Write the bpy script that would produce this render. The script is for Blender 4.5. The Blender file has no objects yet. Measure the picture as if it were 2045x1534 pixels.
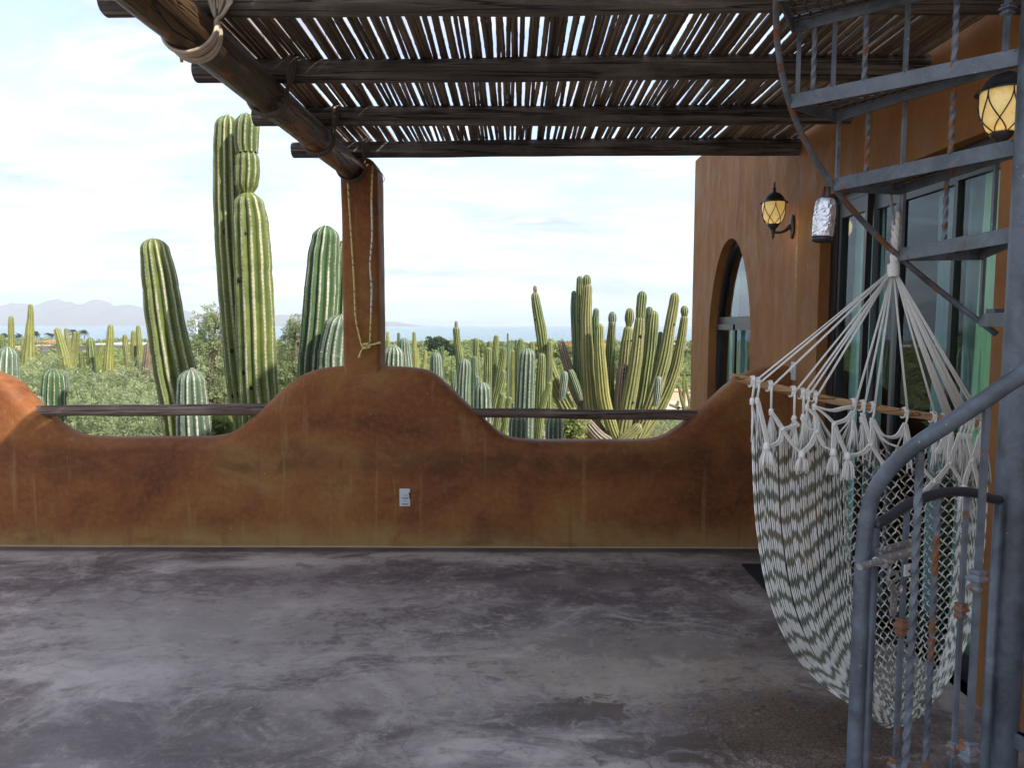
import bpy, math, random
import numpy as np
from mathutils import Vector, Matrix, noise as mnoise
from math import radians, sin, cos, pi, atan2, sqrt, tan

C = bpy.context.scene.collection
scene = bpy.context.scene
rnd = random.Random(7)

# ------------------------------------------------------------------ camera
FPX = 1477.0                       # focal length in pixels of the 2045 px wide photograph
EYE = Vector((0, 0, 1.5))
cam_data = bpy.data.cameras.new('camera')
cam_data.sensor_width = 36.0
cam_data.lens = 36.0 * FPX / 2045.0
cam_data.clip_start = 0.05
cam_data.clip_end = 20000
cam = bpy.data.objects.new('camera', cam_data)
C.objects.link(cam)
ROT = Matrix.Rotation(radians(90 - 4.58), 3, 'X') @ Matrix.Rotation(radians(0.15), 3, 'Z')
cam.location = EYE
cam.rotation_euler = ROT.to_euler()
scene.camera = cam

# ------------------------------------------------------------------ sun and sky
SUN_DIR = Vector((0.62, -0.46, 0.62)).normalized()
SUN_STRENGTH = 2.9
SKY_STRENGTH = 0.15
EXPOSURE = 1.52
sun_data = bpy.data.lights.new('sun', 'SUN')
sun_data.energy = SUN_STRENGTH
sun_data.angle = radians(0.6)
sun_data.color = (1.0, 0.95, 0.87)
sun = bpy.data.objects.new('sun', sun_data)
sun.rotation_euler = SUN_DIR.to_track_quat('Z', 'Y').to_euler()
sun.location = (10, -10, 20)
C.objects.link(sun)

world = bpy.data.worlds.new('World')
scene.world = world
world.use_nodes = True
wt = world.node_tree
for n in list(wt.nodes):
    wt.nodes.remove(n)
w_out = wt.nodes.new('ShaderNodeOutputWorld')
w_bg = wt.nodes.new('ShaderNodeBackground')
w_sky = wt.nodes.new('ShaderNodeTexSky')
w_sky.sky_type = 'NISHITA'
w_sky.sun_disc = False
w_sky.sun_elevation = math.asin(SUN_DIR.z)
w_sky.sun_rotation = atan2(SUN_DIR.x, SUN_DIR.y)
w_sky.altitude = 0
w_sky.air_density = 1.0
w_sky.dust_density = 1.2
w_sky.ozone_density = 1.0


def wmath(op, a, b=None, clamp=False):
    n = wt.nodes.new('ShaderNodeMath')
    n.operation = op
    n.use_clamp = clamp
    for i, v in enumerate((a, b)):
        if v is None:
            continue
        if isinstance(v, (int, float)):
            n.inputs[i].default_value = v
        else:
            wt.links.new(v, n.inputs[i])
    return n.outputs[0]


w_tc = wt.nodes.new('ShaderNodeTexCoord')
w_sep = wt.nodes.new('ShaderNodeSeparateXYZ')
wt.links.new(w_tc.outputs['Generated'], w_sep.inputs[0])
zz = wmath('ADD', wmath('MAXIMUM', w_sep.outputs[2], 0.0), 0.16)
w_comb = wt.nodes.new('ShaderNodeCombineXYZ')
wt.links.new(wmath('DIVIDE', w_sep.outputs[0], zz), w_comb.inputs[0])
wt.links.new(wmath('DIVIDE', w_sep.outputs[1], zz), w_comb.inputs[1])


def wnoise(scale, detail, rough, dist, off):
    mp = wt.nodes.new('ShaderNodeMapping')
    mp.inputs['Location'].default_value = off
    mp.inputs['Rotation'].default_value = (0, 0, radians(25))
    mp.inputs['Scale'].default_value = (1.0, 1.7, 1.0)
    wt.links.new(w_comb.outputs[0], mp.inputs[0])
    n = wt.nodes.new('ShaderNodeTexNoise')
    n.inputs['Scale'].default_value = scale
    n.inputs['Detail'].default_value = detail
    n.inputs['Roughness'].default_value = rough
    n.inputs['Distortion'].default_value = dist
    wt.links.new(mp.outputs[0], n.inputs['Vector'])
    return n.outputs[0]


c1 = wnoise(0.9, 6, 0.55, 0.6, (3.1, 1.2, 0))
c2 = wnoise(4.5, 5, 0.6, 0.3, (0.4, 7.7, 0))
csum = wmath('ADD', wmath('MULTIPLY', c1, 0.72), wmath('MULTIPLY', c2, 0.28))
w_ramp = wt.nodes.new('ShaderNodeMapRange')
w_ramp.interpolation_type = 'SMOOTHSTEP'
w_ramp.inputs['From Min'].default_value = 0.38
w_ramp.inputs['From Max'].default_value = 0.66
w_ramp.inputs['To Min'].default_value = 0.30
w_ramp.inputs['To Max'].default_value = 1.0
wt.links.new(csum, w_ramp.inputs['Value'])
w_mix = wt.nodes.new('ShaderNodeMix')
w_mix.data_type = 'RGBA'
wt.links.new(w_ramp.outputs[0], w_mix.inputs[0])
wt.links.new(w_sky.outputs[0], w_mix.inputs[6])
CLOUD = (1.62, 1.76, 2.18, 1)
w_mix.inputs[7].default_value = CLOUD
w_mix2 = wt.nodes.new('ShaderNodeMix')
w_mix2.data_type = 'RGBA'
c3 = wnoise(2.1, 7, 0.6, 0.9, (8.3, 2.2, 0))
w_r2 = wt.nodes.new('ShaderNodeMapRange')
w_r2.interpolation_type = 'SMOOTHSTEP'
w_r2.inputs['From Min'].default_value = 0.45
w_r2.inputs['From Max'].default_value = 0.68
wt.links.new(wmath('ADD', wmath('MULTIPLY', c3, 0.6), wmath('MULTIPLY', c2, 0.4)), w_r2.inputs['Value'])
wt.links.new(w_r2.outputs[0], w_mix2.inputs[0])
wt.links.new(w_mix.outputs[2], w_mix2.inputs[6])
w_mix2.inputs[7].default_value = (3.0, 3.05, 3.2, 1)
wt.links.new(w_mix2.outputs[2], w_bg.inputs[0])
w_bg.inputs[1].default_value = SKY_STRENGTH
wt.links.new(w_bg.outputs[0], w_out.inputs[0])

scene.view_settings.view_transform = 'Standard'
scene.view_settings.look = 'None'
scene.view_settings.gamma = 1.0
scene.view_settings.use_curve_mapping = False
scene.view_settings.exposure = EXPOSURE
scene.render.engine = 'CYCLES'
scene.cycles.use_denoising = True
scene.cycles.max_bounces = 8
scene.cycles.diffuse_bounces = 5
scene.cycles.glossy_bounces = 3
scene.cycles.transmission_bounces = 4
scene.cycles.transparent_max_bounces = 10
scene.cycles.volume_bounces = 0


# ------------------------------------------------------------------ pixel rays
def ray(px, py):
    return ROT @ Vector(((px - 1022.5) / FPX, -(py - 767.0) / FPX, -1.0))


def at(px, py, Y=None, X=None, Z=None):
    d = ray(px, py)
    if Y is not None:
        t = (Y - EYE.y) / d.y
    elif X is not None:
        t = (X - EYE.x) / d.x
    else:
        t = (Z - EYE.z) / d.z
    return EYE + d * t


def at_plane(px, py, p, nrm):
    d = ray(px, py)
    t = (p - EYE).dot(nrm) / d.dot(nrm)
    return EYE + d * t


# ------------------------------------------------------------------ object helpers
def tag(o, label=None, cat=None, group=None, kind=None):
    if label:
        o['label'] = label
    if cat:
        o['category'] = cat
    if group:
        o['group'] = group
    if kind:
        o['kind'] = kind
    return o


def thing(name, label, cat, loc=(0, 0, 0), group=None):
    o = bpy.data.objects.new(name, None)
    o.empty_display_size = 0.1
    C.objects.link(o)
    o.location = loc
    return tag(o, label, cat, group)


def base_of(parent):
    v = Vector((0, 0, 0))
    while parent is not None:
        v += Vector(parent.location)
        parent = parent.parent
    return v


def link_mesh(name, me, mat, parent=None, loc=None):
    o = bpy.data.objects.new(name, me)
    if mat is not None and not me.materials:
        me.materials.append(mat)
    C.objects.link(o)
    if parent is not None:
        o.parent = parent
    if loc is not None:
        o.location = loc
    return o


def frames(path):
    P = [Vector(p) for p in path]
    T = []
    for i in range(len(P)):
        a = P[max(i - 1, 0)]
        b = P[min(i + 1, len(P) - 1)]
        t = (b - a)
        T.append(t.normalized() if t.length > 1e-9 else Vector((0, 0, 1)))
    up = Vector((0, 0, 1)) if abs(T[0].z) < 0.9 else Vector((1, 0, 0))
    N = (up - T[0] * up.dot(T[0])).normalized()
    out = []
    for i in range(len(P)):
        if i:
            N = N - T[i] * N.dot(T[i])
            N = N.normalized() if N.length > 1e-6 else T[i].orthogonal().normalized()
        out.append((P[i], T[i], N, T[i].cross(N)))
    return out


def catmull(pts, n):
    pts = [Vector(p) for p in pts]
    if len(pts) < 3:
        return [pts[0].lerp(pts[-1], i / n) for i in range(n + 1)]
    L = [0.0]
    for i in range(1, len(pts)):
        L.append(L[-1] + max((pts[i] - pts[i - 1]).length, 1e-6))
    out = []
    for k in range(n + 1):
        s = L[-1] * k / n
        i = 0
        while i < len(pts) - 2 and L[i + 1] < s:
            i += 1
        t = (s - L[i]) / (L[i + 1] - L[i])
        p1, p2 = pts[i], pts[i + 1]
        p0 = pts[i - 1] if i > 0 else p1 * 2 - p2
        p3 = pts[i + 2] if i + 2 < len(pts) else p2 * 2 - p1
        out.append(0.5 * ((2 * p1) + (p2 - p0) * t + (2 * p0 - 5 * p1 + 4 * p2 - p3) * t * t
                          + (3 * p1 - p0 - 3 * p2 + p3) * t ** 3))
    return out


class MB:
    def __init__(self):
        self.v = []
        self.f = []
        self.a = []            # optional float / colour value per vertex

    def add(self, vs, fs, a=None):
        o = len(self.v)
        self.v += [tuple(p) for p in vs]
        self.f += [tuple(i + o for i in f) for f in fs]
        if a is not None:
            self.a += list(a)

    def quad(self, a, b, c, d):
        self.add([a, b, c, d], [(0, 1, 2, 3)])

    def box(self, c, s, rot=None):
        c = Vector(c)
        vs = []
        for dx in (-.5, .5):
            for dy in (-.5, .5):
                for dz in (-.5, .5):
                    p = Vector((dx * s[0], dy * s[1], dz * s[2]))
                    if rot is not None:
                        p = rot @ p
                    vs.append(c + p)
        self.add(vs, [(0, 1, 3, 2), (4, 6, 7, 5), (0, 4, 5, 1), (2, 3, 7, 6), (0, 2, 6, 4), (1, 5, 7, 3)])

    def loft(self, rings, cap0=True, cap1=True, closed=True, a=None):
        n = len(rings[0])
        vs = [p for r in rings for p in r]
        fs = []
        m = n if closed else n - 1
        for i in range(len(rings) - 1):
            for j in range(m):
                k = (j + 1) % n
                fs.append((i * n + j, i * n + k, (i + 1) * n + k, (i + 1) * n + j))
        if cap0:
            fs.append(tuple(range(n - 1, -1, -1)))
        if cap1:
            fs.append(tuple((len(rings) - 1) * n + j for j in range(n)))
        self.add(vs, fs, a)

    def tube(self, path, r, n=8, caps=True, twist=0.0, square=False, col=None):
        fr = frames(path)
        rings = []
        cl = [] if col is not None else None
        for i, (p, t, u, w) in enumerate(fr):
            ri = r[i] if isinstance(r, (list, tuple)) else r
            tw = twist * i + (pi / 4 if square else 0)
            rings.append([p + (u * cos(2 * pi * j / n + tw) + w * sin(2 * pi * j / n + tw)) * ri for j in range(n)])
            if col is not None:
                cl += [col[i]] * n
        self.loft(rings, caps, caps, a=cl)

    def lathe(self, prof, c=(0, 0, 0), n=20, axis=None, phase=0.0):
        c = Vector(c)
        A = Vector(axis).normalized() if axis is not None else Vector((0, 0, 1))
        u = A.orthogonal().normalized() if axis is not None else Vector((1, 0, 0))
        w = A.cross(u)
        rings = [[c + A * z + (u * cos(2 * pi * j / n + phase) + w * sin(2 * pi * j / n + phase)) * max(r, 1e-4)
                  for j in range(n)] for r, z in prof]
        self.loft(rings, True, True)

    def sphere(self, c, r, n=10, m=6, s=(1, 1, 1)):
        c = Vector(c)
        rings = []
        for i in range(m + 1):
            th = pi * i / m
            rr = max(sin(th), 0.02)
            rings.append([c + Vector((rr * cos(2 * pi * j / n) * r * s[0], rr * sin(2 * pi * j / n) * r * s[1],
                                      -cos(th) * r * s[2])) for j in range(n)])
        self.loft(rings)

    def build(self, name, mat, parent=None, base=None, smooth=True, attr=None, sharp=None):
        if parent is not None:
            b = base_of(parent)
        elif base is not None:
            b = Vector(base)
        else:
            xs = [p[0] for p in self.v]
            ys = [p[1] for p in self.v]
            zs = [p[2] for p in self.v]
            b = Vector(((min(xs) + max(xs)) / 2, (min(ys) + max(ys)) / 2, min(zs)))
        me = bpy.data.meshes.new(name)
        me.from_pydata([(p[0] - b.x, p[1] - b.y, p[2] - b.z) for p in self.v], [], self.f)
        if attr and self.a:
            if isinstance(self.a[0], (tuple, list)):
                at_ = me.attributes.new(attr, 'FLOAT_COLOR', 'POINT')
                at_.data.foreach_set('color', np.array([(c[0], c[1], c[2], 1) for c in self.a], dtype=np.float32).ravel())
            else:
                at_ = me.attributes.new(attr, 'FLOAT', 'POINT')
                at_.data.foreach_set('value', np.array(self.a, dtype=np.float32))
        if smooth:
            me.polygons.foreach_set('use_smooth', [True] * len(me.polygons))
            if sharp is not None:
                me.set_sharp_from_angle(angle=radians(sharp))
        me.update()
        o = link_mesh(name, me, mat, parent)
        if parent is None:
            o.location = b
        return o


def quads_mesh(name, V, mat, parent=None, base=(0, 0, 0)):
    """V: numpy (N,4,3) quads in world space"""
    N = V.shape[0]
    me = bpy.data.meshes.new(name)
    me.vertices.add(N * 4)
    me.loops.add(N * 4)
    me.polygons.add(N)
    b = np.array(base if parent is None else base_of(parent))
    me.vertices.foreach_set('co', (V.reshape(-1, 3) - b).astype(np.float32).ravel())
    me.loops.foreach_set('vertex_index', np.arange(N * 4, dtype=np.int32))
    me.polygons.foreach_set('loop_start', np.arange(0, N * 4, 4, dtype=np.int32))
    me.update(calc_edges=True)
    me.validate()
    o = link_mesh(name, me, mat, parent)
    if parent is None:
        o.location = base
    return o


# ------------------------------------------------------------------ material helpers
class NT:
    def __init__(self, name, rough=0.6, spec=0.4, metal=0.0):
        self.m = bpy.data.materials.new(name)
        self.m.use_nodes = True
        self.t = self.m.node_tree
        self.b = self.t.nodes['Principled BSDF']
        self.out = self.t.nodes['Material Output']
        self.b.inputs['Roughness'].default_value = rough
        self.b.inputs['Specular IOR Level'].default_value = spec
        self.b.inputs['Metallic'].default_value = metal

    def n(self, t, **kw):
        nd = self.t.nodes.new(t)
        for k, v in kw.items():
            setattr(nd, k, v)
        return nd

    def put(self, sock, v):
        if isinstance(v, bpy.types.NodeSocket):
            self.t.links.new(v, sock)
        elif isinstance(v, (tuple, list)) and sock.type == 'RGBA' and len(v) == 3:
            sock.default_value = (*v, 1)
        else:
            sock.default_value = v

    def obj(self):
        return self.n('ShaderNodeTexCoord').outputs['Object']

    def pos(self):
        return self.n('ShaderNodeNewGeometry').outputs['Position']

    def map(self, vec, scale=(1, 1, 1), rot=(0, 0, 0), loc=(0, 0, 0)):
        m = self.n('ShaderNodeMapping')
        m.inputs['Scale'].default_value = scale
        m.inputs['Rotation'].default_value = rot
        m.inputs['Location'].default_value = loc
        self.put(m.inputs[0], vec)
        return m.outputs[0]

    def noise(self, vec, scale, detail=4, rough=0.55, dist=0.0):
        n = self.n('ShaderNodeTexNoise')
        self.put(n.inputs['Vector'], vec)
        n.inputs['Scale'].default_value = scale
        n.inputs['Detail'].default_value = detail
        n.inputs['Roughness'].default_value = rough
        n.inputs['Distortion'].default_value = dist
        return n.outputs[0]

    def voro(self, vec, scale, feature='F1'):
        n = self.n('ShaderNodeTexVoronoi', feature=feature)
        self.put(n.inputs['Vector'], vec)
        n.inputs['Scale'].default_value = scale
        return n.outputs[0]

    def ramp(self, fac, stops):
        r = self.n('ShaderNodeValToRGB')
        e = r.color_ramp.elements
        while len(e) < len(stops):
            e.new(0.5)
        for el, (p, c) in zip(e, stops):
            el.position = p
            el.color = (*c, 1) if len(c) == 3 else c
        self.put(r.inputs[0], fac)
        return r.outputs[0]

    def rng(self, v, a, b, c=0.0, d=1.0, smooth=True):
        m = self.n('ShaderNodeMapRange')
        if smooth:
            m.interpolation_type = 'SMOOTHSTEP'
        self.put(m.inputs[0], v)
        for i, x in enumerate((a, b, c, d)):
            m.inputs[i + 1].default_value = x
        return m.outputs[0]

    def mix(self, fac, a, b, mode='MIX'):
        m = self.n('ShaderNodeMix', data_type='RGBA', blend_type=mode)
        self.put(m.inputs[0], fac)
        self.put(m.inputs[6], a)
        self.put(m.inputs[7], b)
        return m.outputs[2]

    def math(self, op, a, b=0.0, clamp=False):
        m = self.n('ShaderNodeMath', operation=op, use_clamp=clamp)
        self.put(m.inputs[0], a)
        self.put(m.inputs[1], b)
        return m.outputs[0]

    def xyz(self, vec):
        s = self.n('ShaderNodeSeparateXYZ')
        self.put(s.inputs[0], vec)
        return s.outputs

    def dist(self, vec, p, scale=(1, 1, 1)):
        v = self.map(vec, scale=scale, loc=tuple(-a * s for a, s in zip(p, scale)))
        n = self.n('ShaderNodeVectorMath', operation='LENGTH')
        self.put(n.inputs[0], v)
        return n.outputs['Value']

    def attr(self, name, col=False):
        a = self.n('ShaderNodeAttribute', attribute_name=name)
        return a.outputs['Color'] if col else a.outputs['Fac']

    def bump(self, h, strength=0.3, dist=0.01):
        b = self.n('ShaderNodeBump')
        b.inputs['Strength'].default_value = strength
        b.inputs['Distance'].default_value = dist
        self.put(b.inputs['Height'], h)
        self.put(self.b.inputs['Normal'], b.outputs[0])

    def color(self, c):
        self.put(self.b.inputs['Base Color'], c)

    def roughness(self, r):
        self.put(self.b.inputs['Roughness'], r)


def plain(name, col, rough=0.6, spec=0.4, metal=0.0, var=0.12, scale=8.0):
    t = NT(name, rough, spec, metal)
    nz = t.noise(t.obj(), scale, 4)
    dark = tuple(c * (1 - var) for c in col)
    light = tuple(min(1, c * (1 + var)) for c in col)
    t.color(t.mix(nz, dark, light))
    return t.m
# ------------------------------------------------------------------ materials
def stucco(name, vertical=False):
    t = NT(name, 0.75, 0.25)
    p = t.pos()
    sc = (1.5, 1.5, 0.7) if vertical else (0.62, 0.62, 0.9)
    n1 = t.noise(t.map(p, scale=sc), 1.9, 8, 0.62, 0.7)
    n2 = t.noise(t.map(p, scale=sc, loc=(7, 3, 1)), 4.5, 6, 0.65, 0.8)
    n3 = t.noise(p, 26, 5, 0.7)
    c = t.ramp(n1, [(0.33, (0.125, 0.038, 0.012)), (0.45, (0.205, 0.064, 0.018)), (0.56, (0.250, 0.098, 0.027)),
                    (0.68, (0.280, 0.148, 0.046))])
    c = t.mix(t.rng(n2, 0.50, 0.74, 0, 0.40), c, (0.285, 0.155, 0.050))
    c = t.mix(t.rng(n2, 0.28, 0.48, 0.50, 0), c, (0.115, 0.040, 0.016))
    c = t.mix(t.rng(n3, 0.40, 0.75, 0.0, 0.18), c, (0.46, 0.26, 0.11))
    if vertical:
        z = t.xyz(p)[2]
        st = t.noise(t.map(p, scale=(2.6, 2.6, 0.50)), 1.7, 3, 0.5, 0.9)
        c = t.mix(t.rng(st, 0.50, 0.70, 0, 0.40), c, (0.34, 0.20, 0.085))
        c = t.mix(t.rng(st, 0.30, 0.46, 0.45, 0), c, (0.28, 0.085, 0.034))
        c = t.mix(0.42, c, (0.310, 0.148, 0.046))
        # chalky run under the wall lamp
        d = t.dist(p, (1.85, 4.87, 2.02), (1, 26, 1.6))
        c = t.mix(t.math('MULTIPLY', t.rng(d, 0.2, 0.8, 0.5, 0), t.rng(n3, 0.3, 0.6)), c, (0.52, 0.40, 0.30))
    else:
        z = t.xyz(p)[2]
        wob = t.noise(t.map(p, scale=(1, 1, 0.2)), 2.2, 4, 0.6)
        zz_ = t.math('ADD', z, t.math('MULTIPLY', t.math('SUBTRACT', wob, 0.5), 0.22))
        c = t.mix(t.math('MULTIPLY', t.rng(zz_, 0.0, 0.20, 0.9, 0.0), t.rng(n2, 0.32, 0.58, 0.35, 1)), c, (0.31, 0.19, 0.07))       # dusty splash zone
        band = t.math('MULTIPLY', t.rng(zz_, 0.42, 0.56), t.rng(zz_, 0.62, 0.74, 1, 0))
        c = t.mix(t.math('MULTIPLY', band, t.rng(n2, 0.40, 0.58, 0.10, 0.6)), c, (0.080, 0.034, 0.017))  # old damp line
        c = t.mix(t.rng(z, 0.0, 0.018, 0.7, 0.0), c, (0.46, 0.38, 0.26))
        st = t.noise(t.map(p, scale=(6, 6, 0.4)), 2.0, 5, 0.6)
        c = t.mix(t.rng(st, 0.56, 0.70, 0, 0.28), c, (0.115, 0.046, 0.022))
        c = t.mix(t.rng(st, 0.30, 0.40, 0.35, 0), c, (0.34, 0.205, 0.085))
        dr = t.noise(t.map(p, scale=(14, 14, 0.5), loc=(3, 0, 1)), 1.0, 4, 0.6)
        c = t.mix(t.math('MULTIPLY', t.rng(dr, 0.66, 0.76, 0, 0.28), t.rng(n1, 0.42, 0.55)), c, (0.36, 0.24, 0.13))
    sp = t.voro(p, 7.0)
    c = t.mix(t.rng(sp, 0.012, 0.028, 0.8, 0), c, (0.62, 0.52, 0.42))                 # flecks of lost paint
    t.color(c)
    t.roughness(t.rng(n2, 0.3, 0.7, 0.55, 0.85))
    h = t.math('ADD', t.math('MULTIPLY', n3, 0.5), t.noise(p, 5.5, 4, 0.6))
    t.bump(h, 0.35, 0.012)
    return t.m


M_STUCCO = stucco('ochre_stucco')
M_HOUSE = stucco('house_stucco', True)


def floor_mat():
    t = NT('stained_concrete', 0.45, 0.32)
    p = t.pos()
    q = t.map(p, scale=(1.0, 2.3, 1), rot=(0, 0, radians(-24)))
    n1 = t.noise(q, 1.25, 6, 0.62, 0.9)
    n2 = t.noise(t.map(q, loc=(4, 9, 0)), 3.6, 8, 0.68, 0.6)
    n3 = t.noise(p, 38, 5, 0.75)
    n4 = t.noise(t.map(p, scale=(1, 1, 1), loc=(2, 5, 0)), 9, 6, 0.7, 1.2)
    n5 = t.noise(t.map(p, scale=(1.0, 2.2, 1), rot=(0, 0, radians(-28)), loc=(1, 3, 0)), 5.0, 10, 0.74, 1.6)
    n6 = t.noise(t.map(p, scale=(1.0, 5.0, 1), rot=(0, 0, radians(-35)), loc=(6, 1, 0)), 4.0, 8, 0.7, 2.2)
    n7 = t.noise(t.map(p, loc=(9, 2, 0)), 2.4, 12, 0.78, 1.0)
    n8 = t.noise(t.map(p, scale=(0.8, 1.25, 1), rot=(0, 0, radians(-30)), loc=(3.3, 0.4, 0)), 0.95, 5, 0.58, 1.2)
    c = t.ramp(n8, [(0.34, (0.095, 0.080, 0.086)), (0.44, (0.175, 0.155, 0.162)), (0.54, (0.300, 0.275, 0.280)),
                    (0.64, (0.47, 0.442, 0.440))])
    c = t.mix(t.rng(n1, 0.40, 0.52, 0.75, 0), c, (0.105, 0.088, 0.095))
    c = t.mix(t.rng(n7, 0.50, 0.62, 0, 0.50), c, (0.50, 0.475, 0.465))
    c = t.mix(t.rng(n7, 0.36, 0.47, 0.65, 0), c, (0.095, 0.076, 0.084))
    c = t.mix(t.rng(n5, 0.54, 0.66, 0, 0.42), c, (0.115, 0.090, 0.092))
    c = t.mix(t.rng(n5, 0.36, 0.46, 0.35, 0), c, (0.48, 0.45, 0.44))
    c = t.mix(t.rng(n6, 0.60, 0.72, 0, 0.30), c, (0.55, 0.52, 0.51))
    c = t.mix(t.rng(n6, 0.30, 0.41, 0.28, 0), c, (0.085, 0.068, 0.072))
    c = t.mix(t.rng(n4, 0.55, 0.70, 0, 0.35), c, (0.33, 0.275, 0.235))
    c = t.mix(t.rng(n3, 0.52, 0.68, 0, 0.30), c, (0.54, 0.51, 0.50))
    c = t.mix(t.rng(n3, 0.32, 0.42, 0.32, 0), c, (0.07, 0.057, 0.060))
    cw = t.noise(p, 1.6, 5, 0.6, 0.6)
    va = t.n('ShaderNodeVectorMath', operation='ADD')
    t.put(va.inputs[0], t.map(p, scale=(1, 1, 0)))
    cv = t.n('ShaderNodeCombineXYZ')
    t.put(cv.inputs[0], t.math('MULTIPLY', cw, 0.5))
    t.put(cv.inputs[1], t.math('MULTIPLY', n4, 0.12))
    t.put(va.inputs[1], cv.outputs[0])
    hc = t.voro(va.outputs[0], 0.75, 'DISTANCE_TO_EDGE')
    c = t.mix(t.rng(hc, 0.0010, 0.0028, 0.22, 0), c, (0.045, 0.036, 0.036))            # hairline cracks
    sx, sy, sz = t.xyz(p)
    wob = t.math('MULTIPLY', t.math('SUBTRACT', n4, 0.5), 0.30)

    def blot(px, py, rx, ry, col, amt, hard=0.35):
        nonlocal c
        d = t.dist(p, (px, py, 0), (1 / rx, 1 / ry, 0))
        d = t.math('ADD', d, t.math('ADD', t.math('MULTIPLY', t.math('SUBTRACT', n4, 0.5), 4.5), t.math('MULTIPLY', t.math('SUBTRACT', n5, 0.5), 3.0)))
        c = t.mix(t.rng(d, 1 - hard, 1 + hard, amt, 0), c, col)

    b0 = at(1250, 1330, Z=0)
    blot(b0.x, b0.y, 0.70, 0.36, (0.40, 0.35, 0.29), 0.65, 0.5)      # pale worn patch
    b1 = at(1162, 1422, Z=0)
    blot(b1.x, b1.y, 0.17, 0.085, (0.060, 0.038, 0.022), 0.85)         # brown stain
    b2 = at(1600, 1470, Z=0)
    blot(b2.x, b2.y, 0.42, 0.26, (0.145, 0.100, 0.068), 0.8)          # leather brown crackled area
    b2b = at(1330, 1490, Z=0)
    blot(b2b.x, b2b.y, 0.22, 0.09, (0.075, 0.058, 0.05), 0.7)
    b3 = at(1300, 1290, Z=0)
    blot(b3.x, b3.y, 0.55, 0.16, (0.095, 0.085, 0.085), 0.5)
    b4 = at(240, 1180, Z=0)
    blot(b4.x, b4.y, 0.75, 0.28, (0.075, 0.064, 0.072), 0.5)
    b5 = at(1100, 1160, Z=0)
    blot(b5.x, b5.y, 1.1, 0.26, (0.075, 0.062, 0.066), 0.6)
    b6 = at(420, 1250, Z=0)
    blot(b6.x, b6.y, 0.9, 0.55, (0.40, 0.38, 0.375), 0.55, 0.6)
    b7 = at(230, 1480, Z=0)
    blot(b7.x, b7.y, 0.55, 0.20, (0.13, 0.115, 0.118), 0.6, 0.5)
    # crackle of the old sealer
    cr = t.voro(p, 46.0, 'DISTANCE_TO_EDGE')
    dcr = t.rng(t.dist(p, (b2.x, b2.y, 0), (2.2, 3.0, 0)), 0.6, 1.2, 1, 0)
    c = t.mix(t.math('MULTIPLY', t.rng(cr, 0.02, 0.10, 0.7, 0), dcr), c, (0.04, 0.028, 0.02))
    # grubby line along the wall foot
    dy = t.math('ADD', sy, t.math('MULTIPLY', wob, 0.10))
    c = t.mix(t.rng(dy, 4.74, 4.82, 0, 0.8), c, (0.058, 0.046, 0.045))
    # paint specks
    sp = t.voro(t.map(p, scale=(1, 1, 0)), 4.2)
    c = t.mix(t.rng(sp, 0.010, 0.022, 0.9, 0), c, (0.62, 0.62, 0.64))
    c = t.mix(1.0, c, (1.0, 0.925, 0.845), 'MULTIPLY')
    t.color(c)
    t.roughness(t.math('ADD', t.rng(n2, 0.3, 0.7, 0.30, 0.52), t.math('MULTIPLY', n3, 0.10)))
    h = t.math('ADD', t.math('MULTIPLY', n3, 0.35), t.math('MULTIPLY', n4, 0.6))
    t.bump(h, 0.22, 0.006)
    return t.m


M_FLOOR = floor_mat()


def wood(name, c0, c1, c2, axis='X', rough=0.75, rot=(0, 0, 0), red=None, sc=1.0):
    t = NT(name, rough, 0.25)
    p = t.obj()
    s = {'X': (0.8, 14, 14), 'Y': (14, 0.8, 14), 'Z': (14, 14, 0.8)}[axis]
    oi = t.n('ShaderNodeObjectInfo').outputs['Random']
    cmb = t.n('ShaderNodeCombineXYZ')
    t.put(cmb.inputs[0], t.math('MULTIPLY', oi, 37.0))
    va = t.n('ShaderNodeVectorMath', operation='ADD')
    t.put(va.inputs[0], t.map(p, scale=s, rot=rot))
    t.put(va.inputs[1], cmb.outputs[0])
    g = va.outputs[0]
    n1 = t.noise(g, 1.6 * sc, 6, 0.65, 0.4)
    n2 = t.noise(g, 5.0 * sc, 5, 0.7)
    n3 = t.noise(t.map(p, loc=(3, 1, 2)), 3.5, 4, 0.6)
    c = t.ramp(n1, [(0.30, c0), (0.52, c1), (0.74, c2)])
    c = t.mix(t.rng(n2, 0.30, 0.46, 0.8, 0), c, tuple(x * 0.30 for x in c0))
    c = t.mix(t.rng(n3, 0.5, 0.8, 0, 0.4), c, tuple(x * 1.25 for x in c2))
    c = t.mix(t.rng(n3, 0.25, 0.42, 0.5, 0), c, tuple(x * 0.6 for x in c0))
    if red is not None:
        n4 = t.noise(t.map(p, scale=tuple(x * 0.28 + 0.8 for x in s), loc=(1, 8, 3)), 1.3, 5, 0.65, 0.3)
        c = t.mix(t.rng(n4, 0.50, 0.57, 0, 0.9), c, red)
    t.color(c)
    cr_n = t.noise(t.map(g, scale=(0.35, 1.0, 1.0)), 2.2, 3, 0.5, 0.2)
    c = t.mix(t.rng(t.math('ABSOLUTE', t.math('SUBTRACT', cr_n, 0.5)), 0.0, 0.022, 0.85, 0), c, tuple(x * 0.18 for x in c0))
    t.color(c)
    t.bump(t.math('ADD', t.math('ADD', n1, n2), t.rng(t.math('ABSOLUTE', t.math('SUBTRACT', cr_n, 0.5)), 0.0, 0.03)), 0.8, 0.014)
    return t.m


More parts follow.
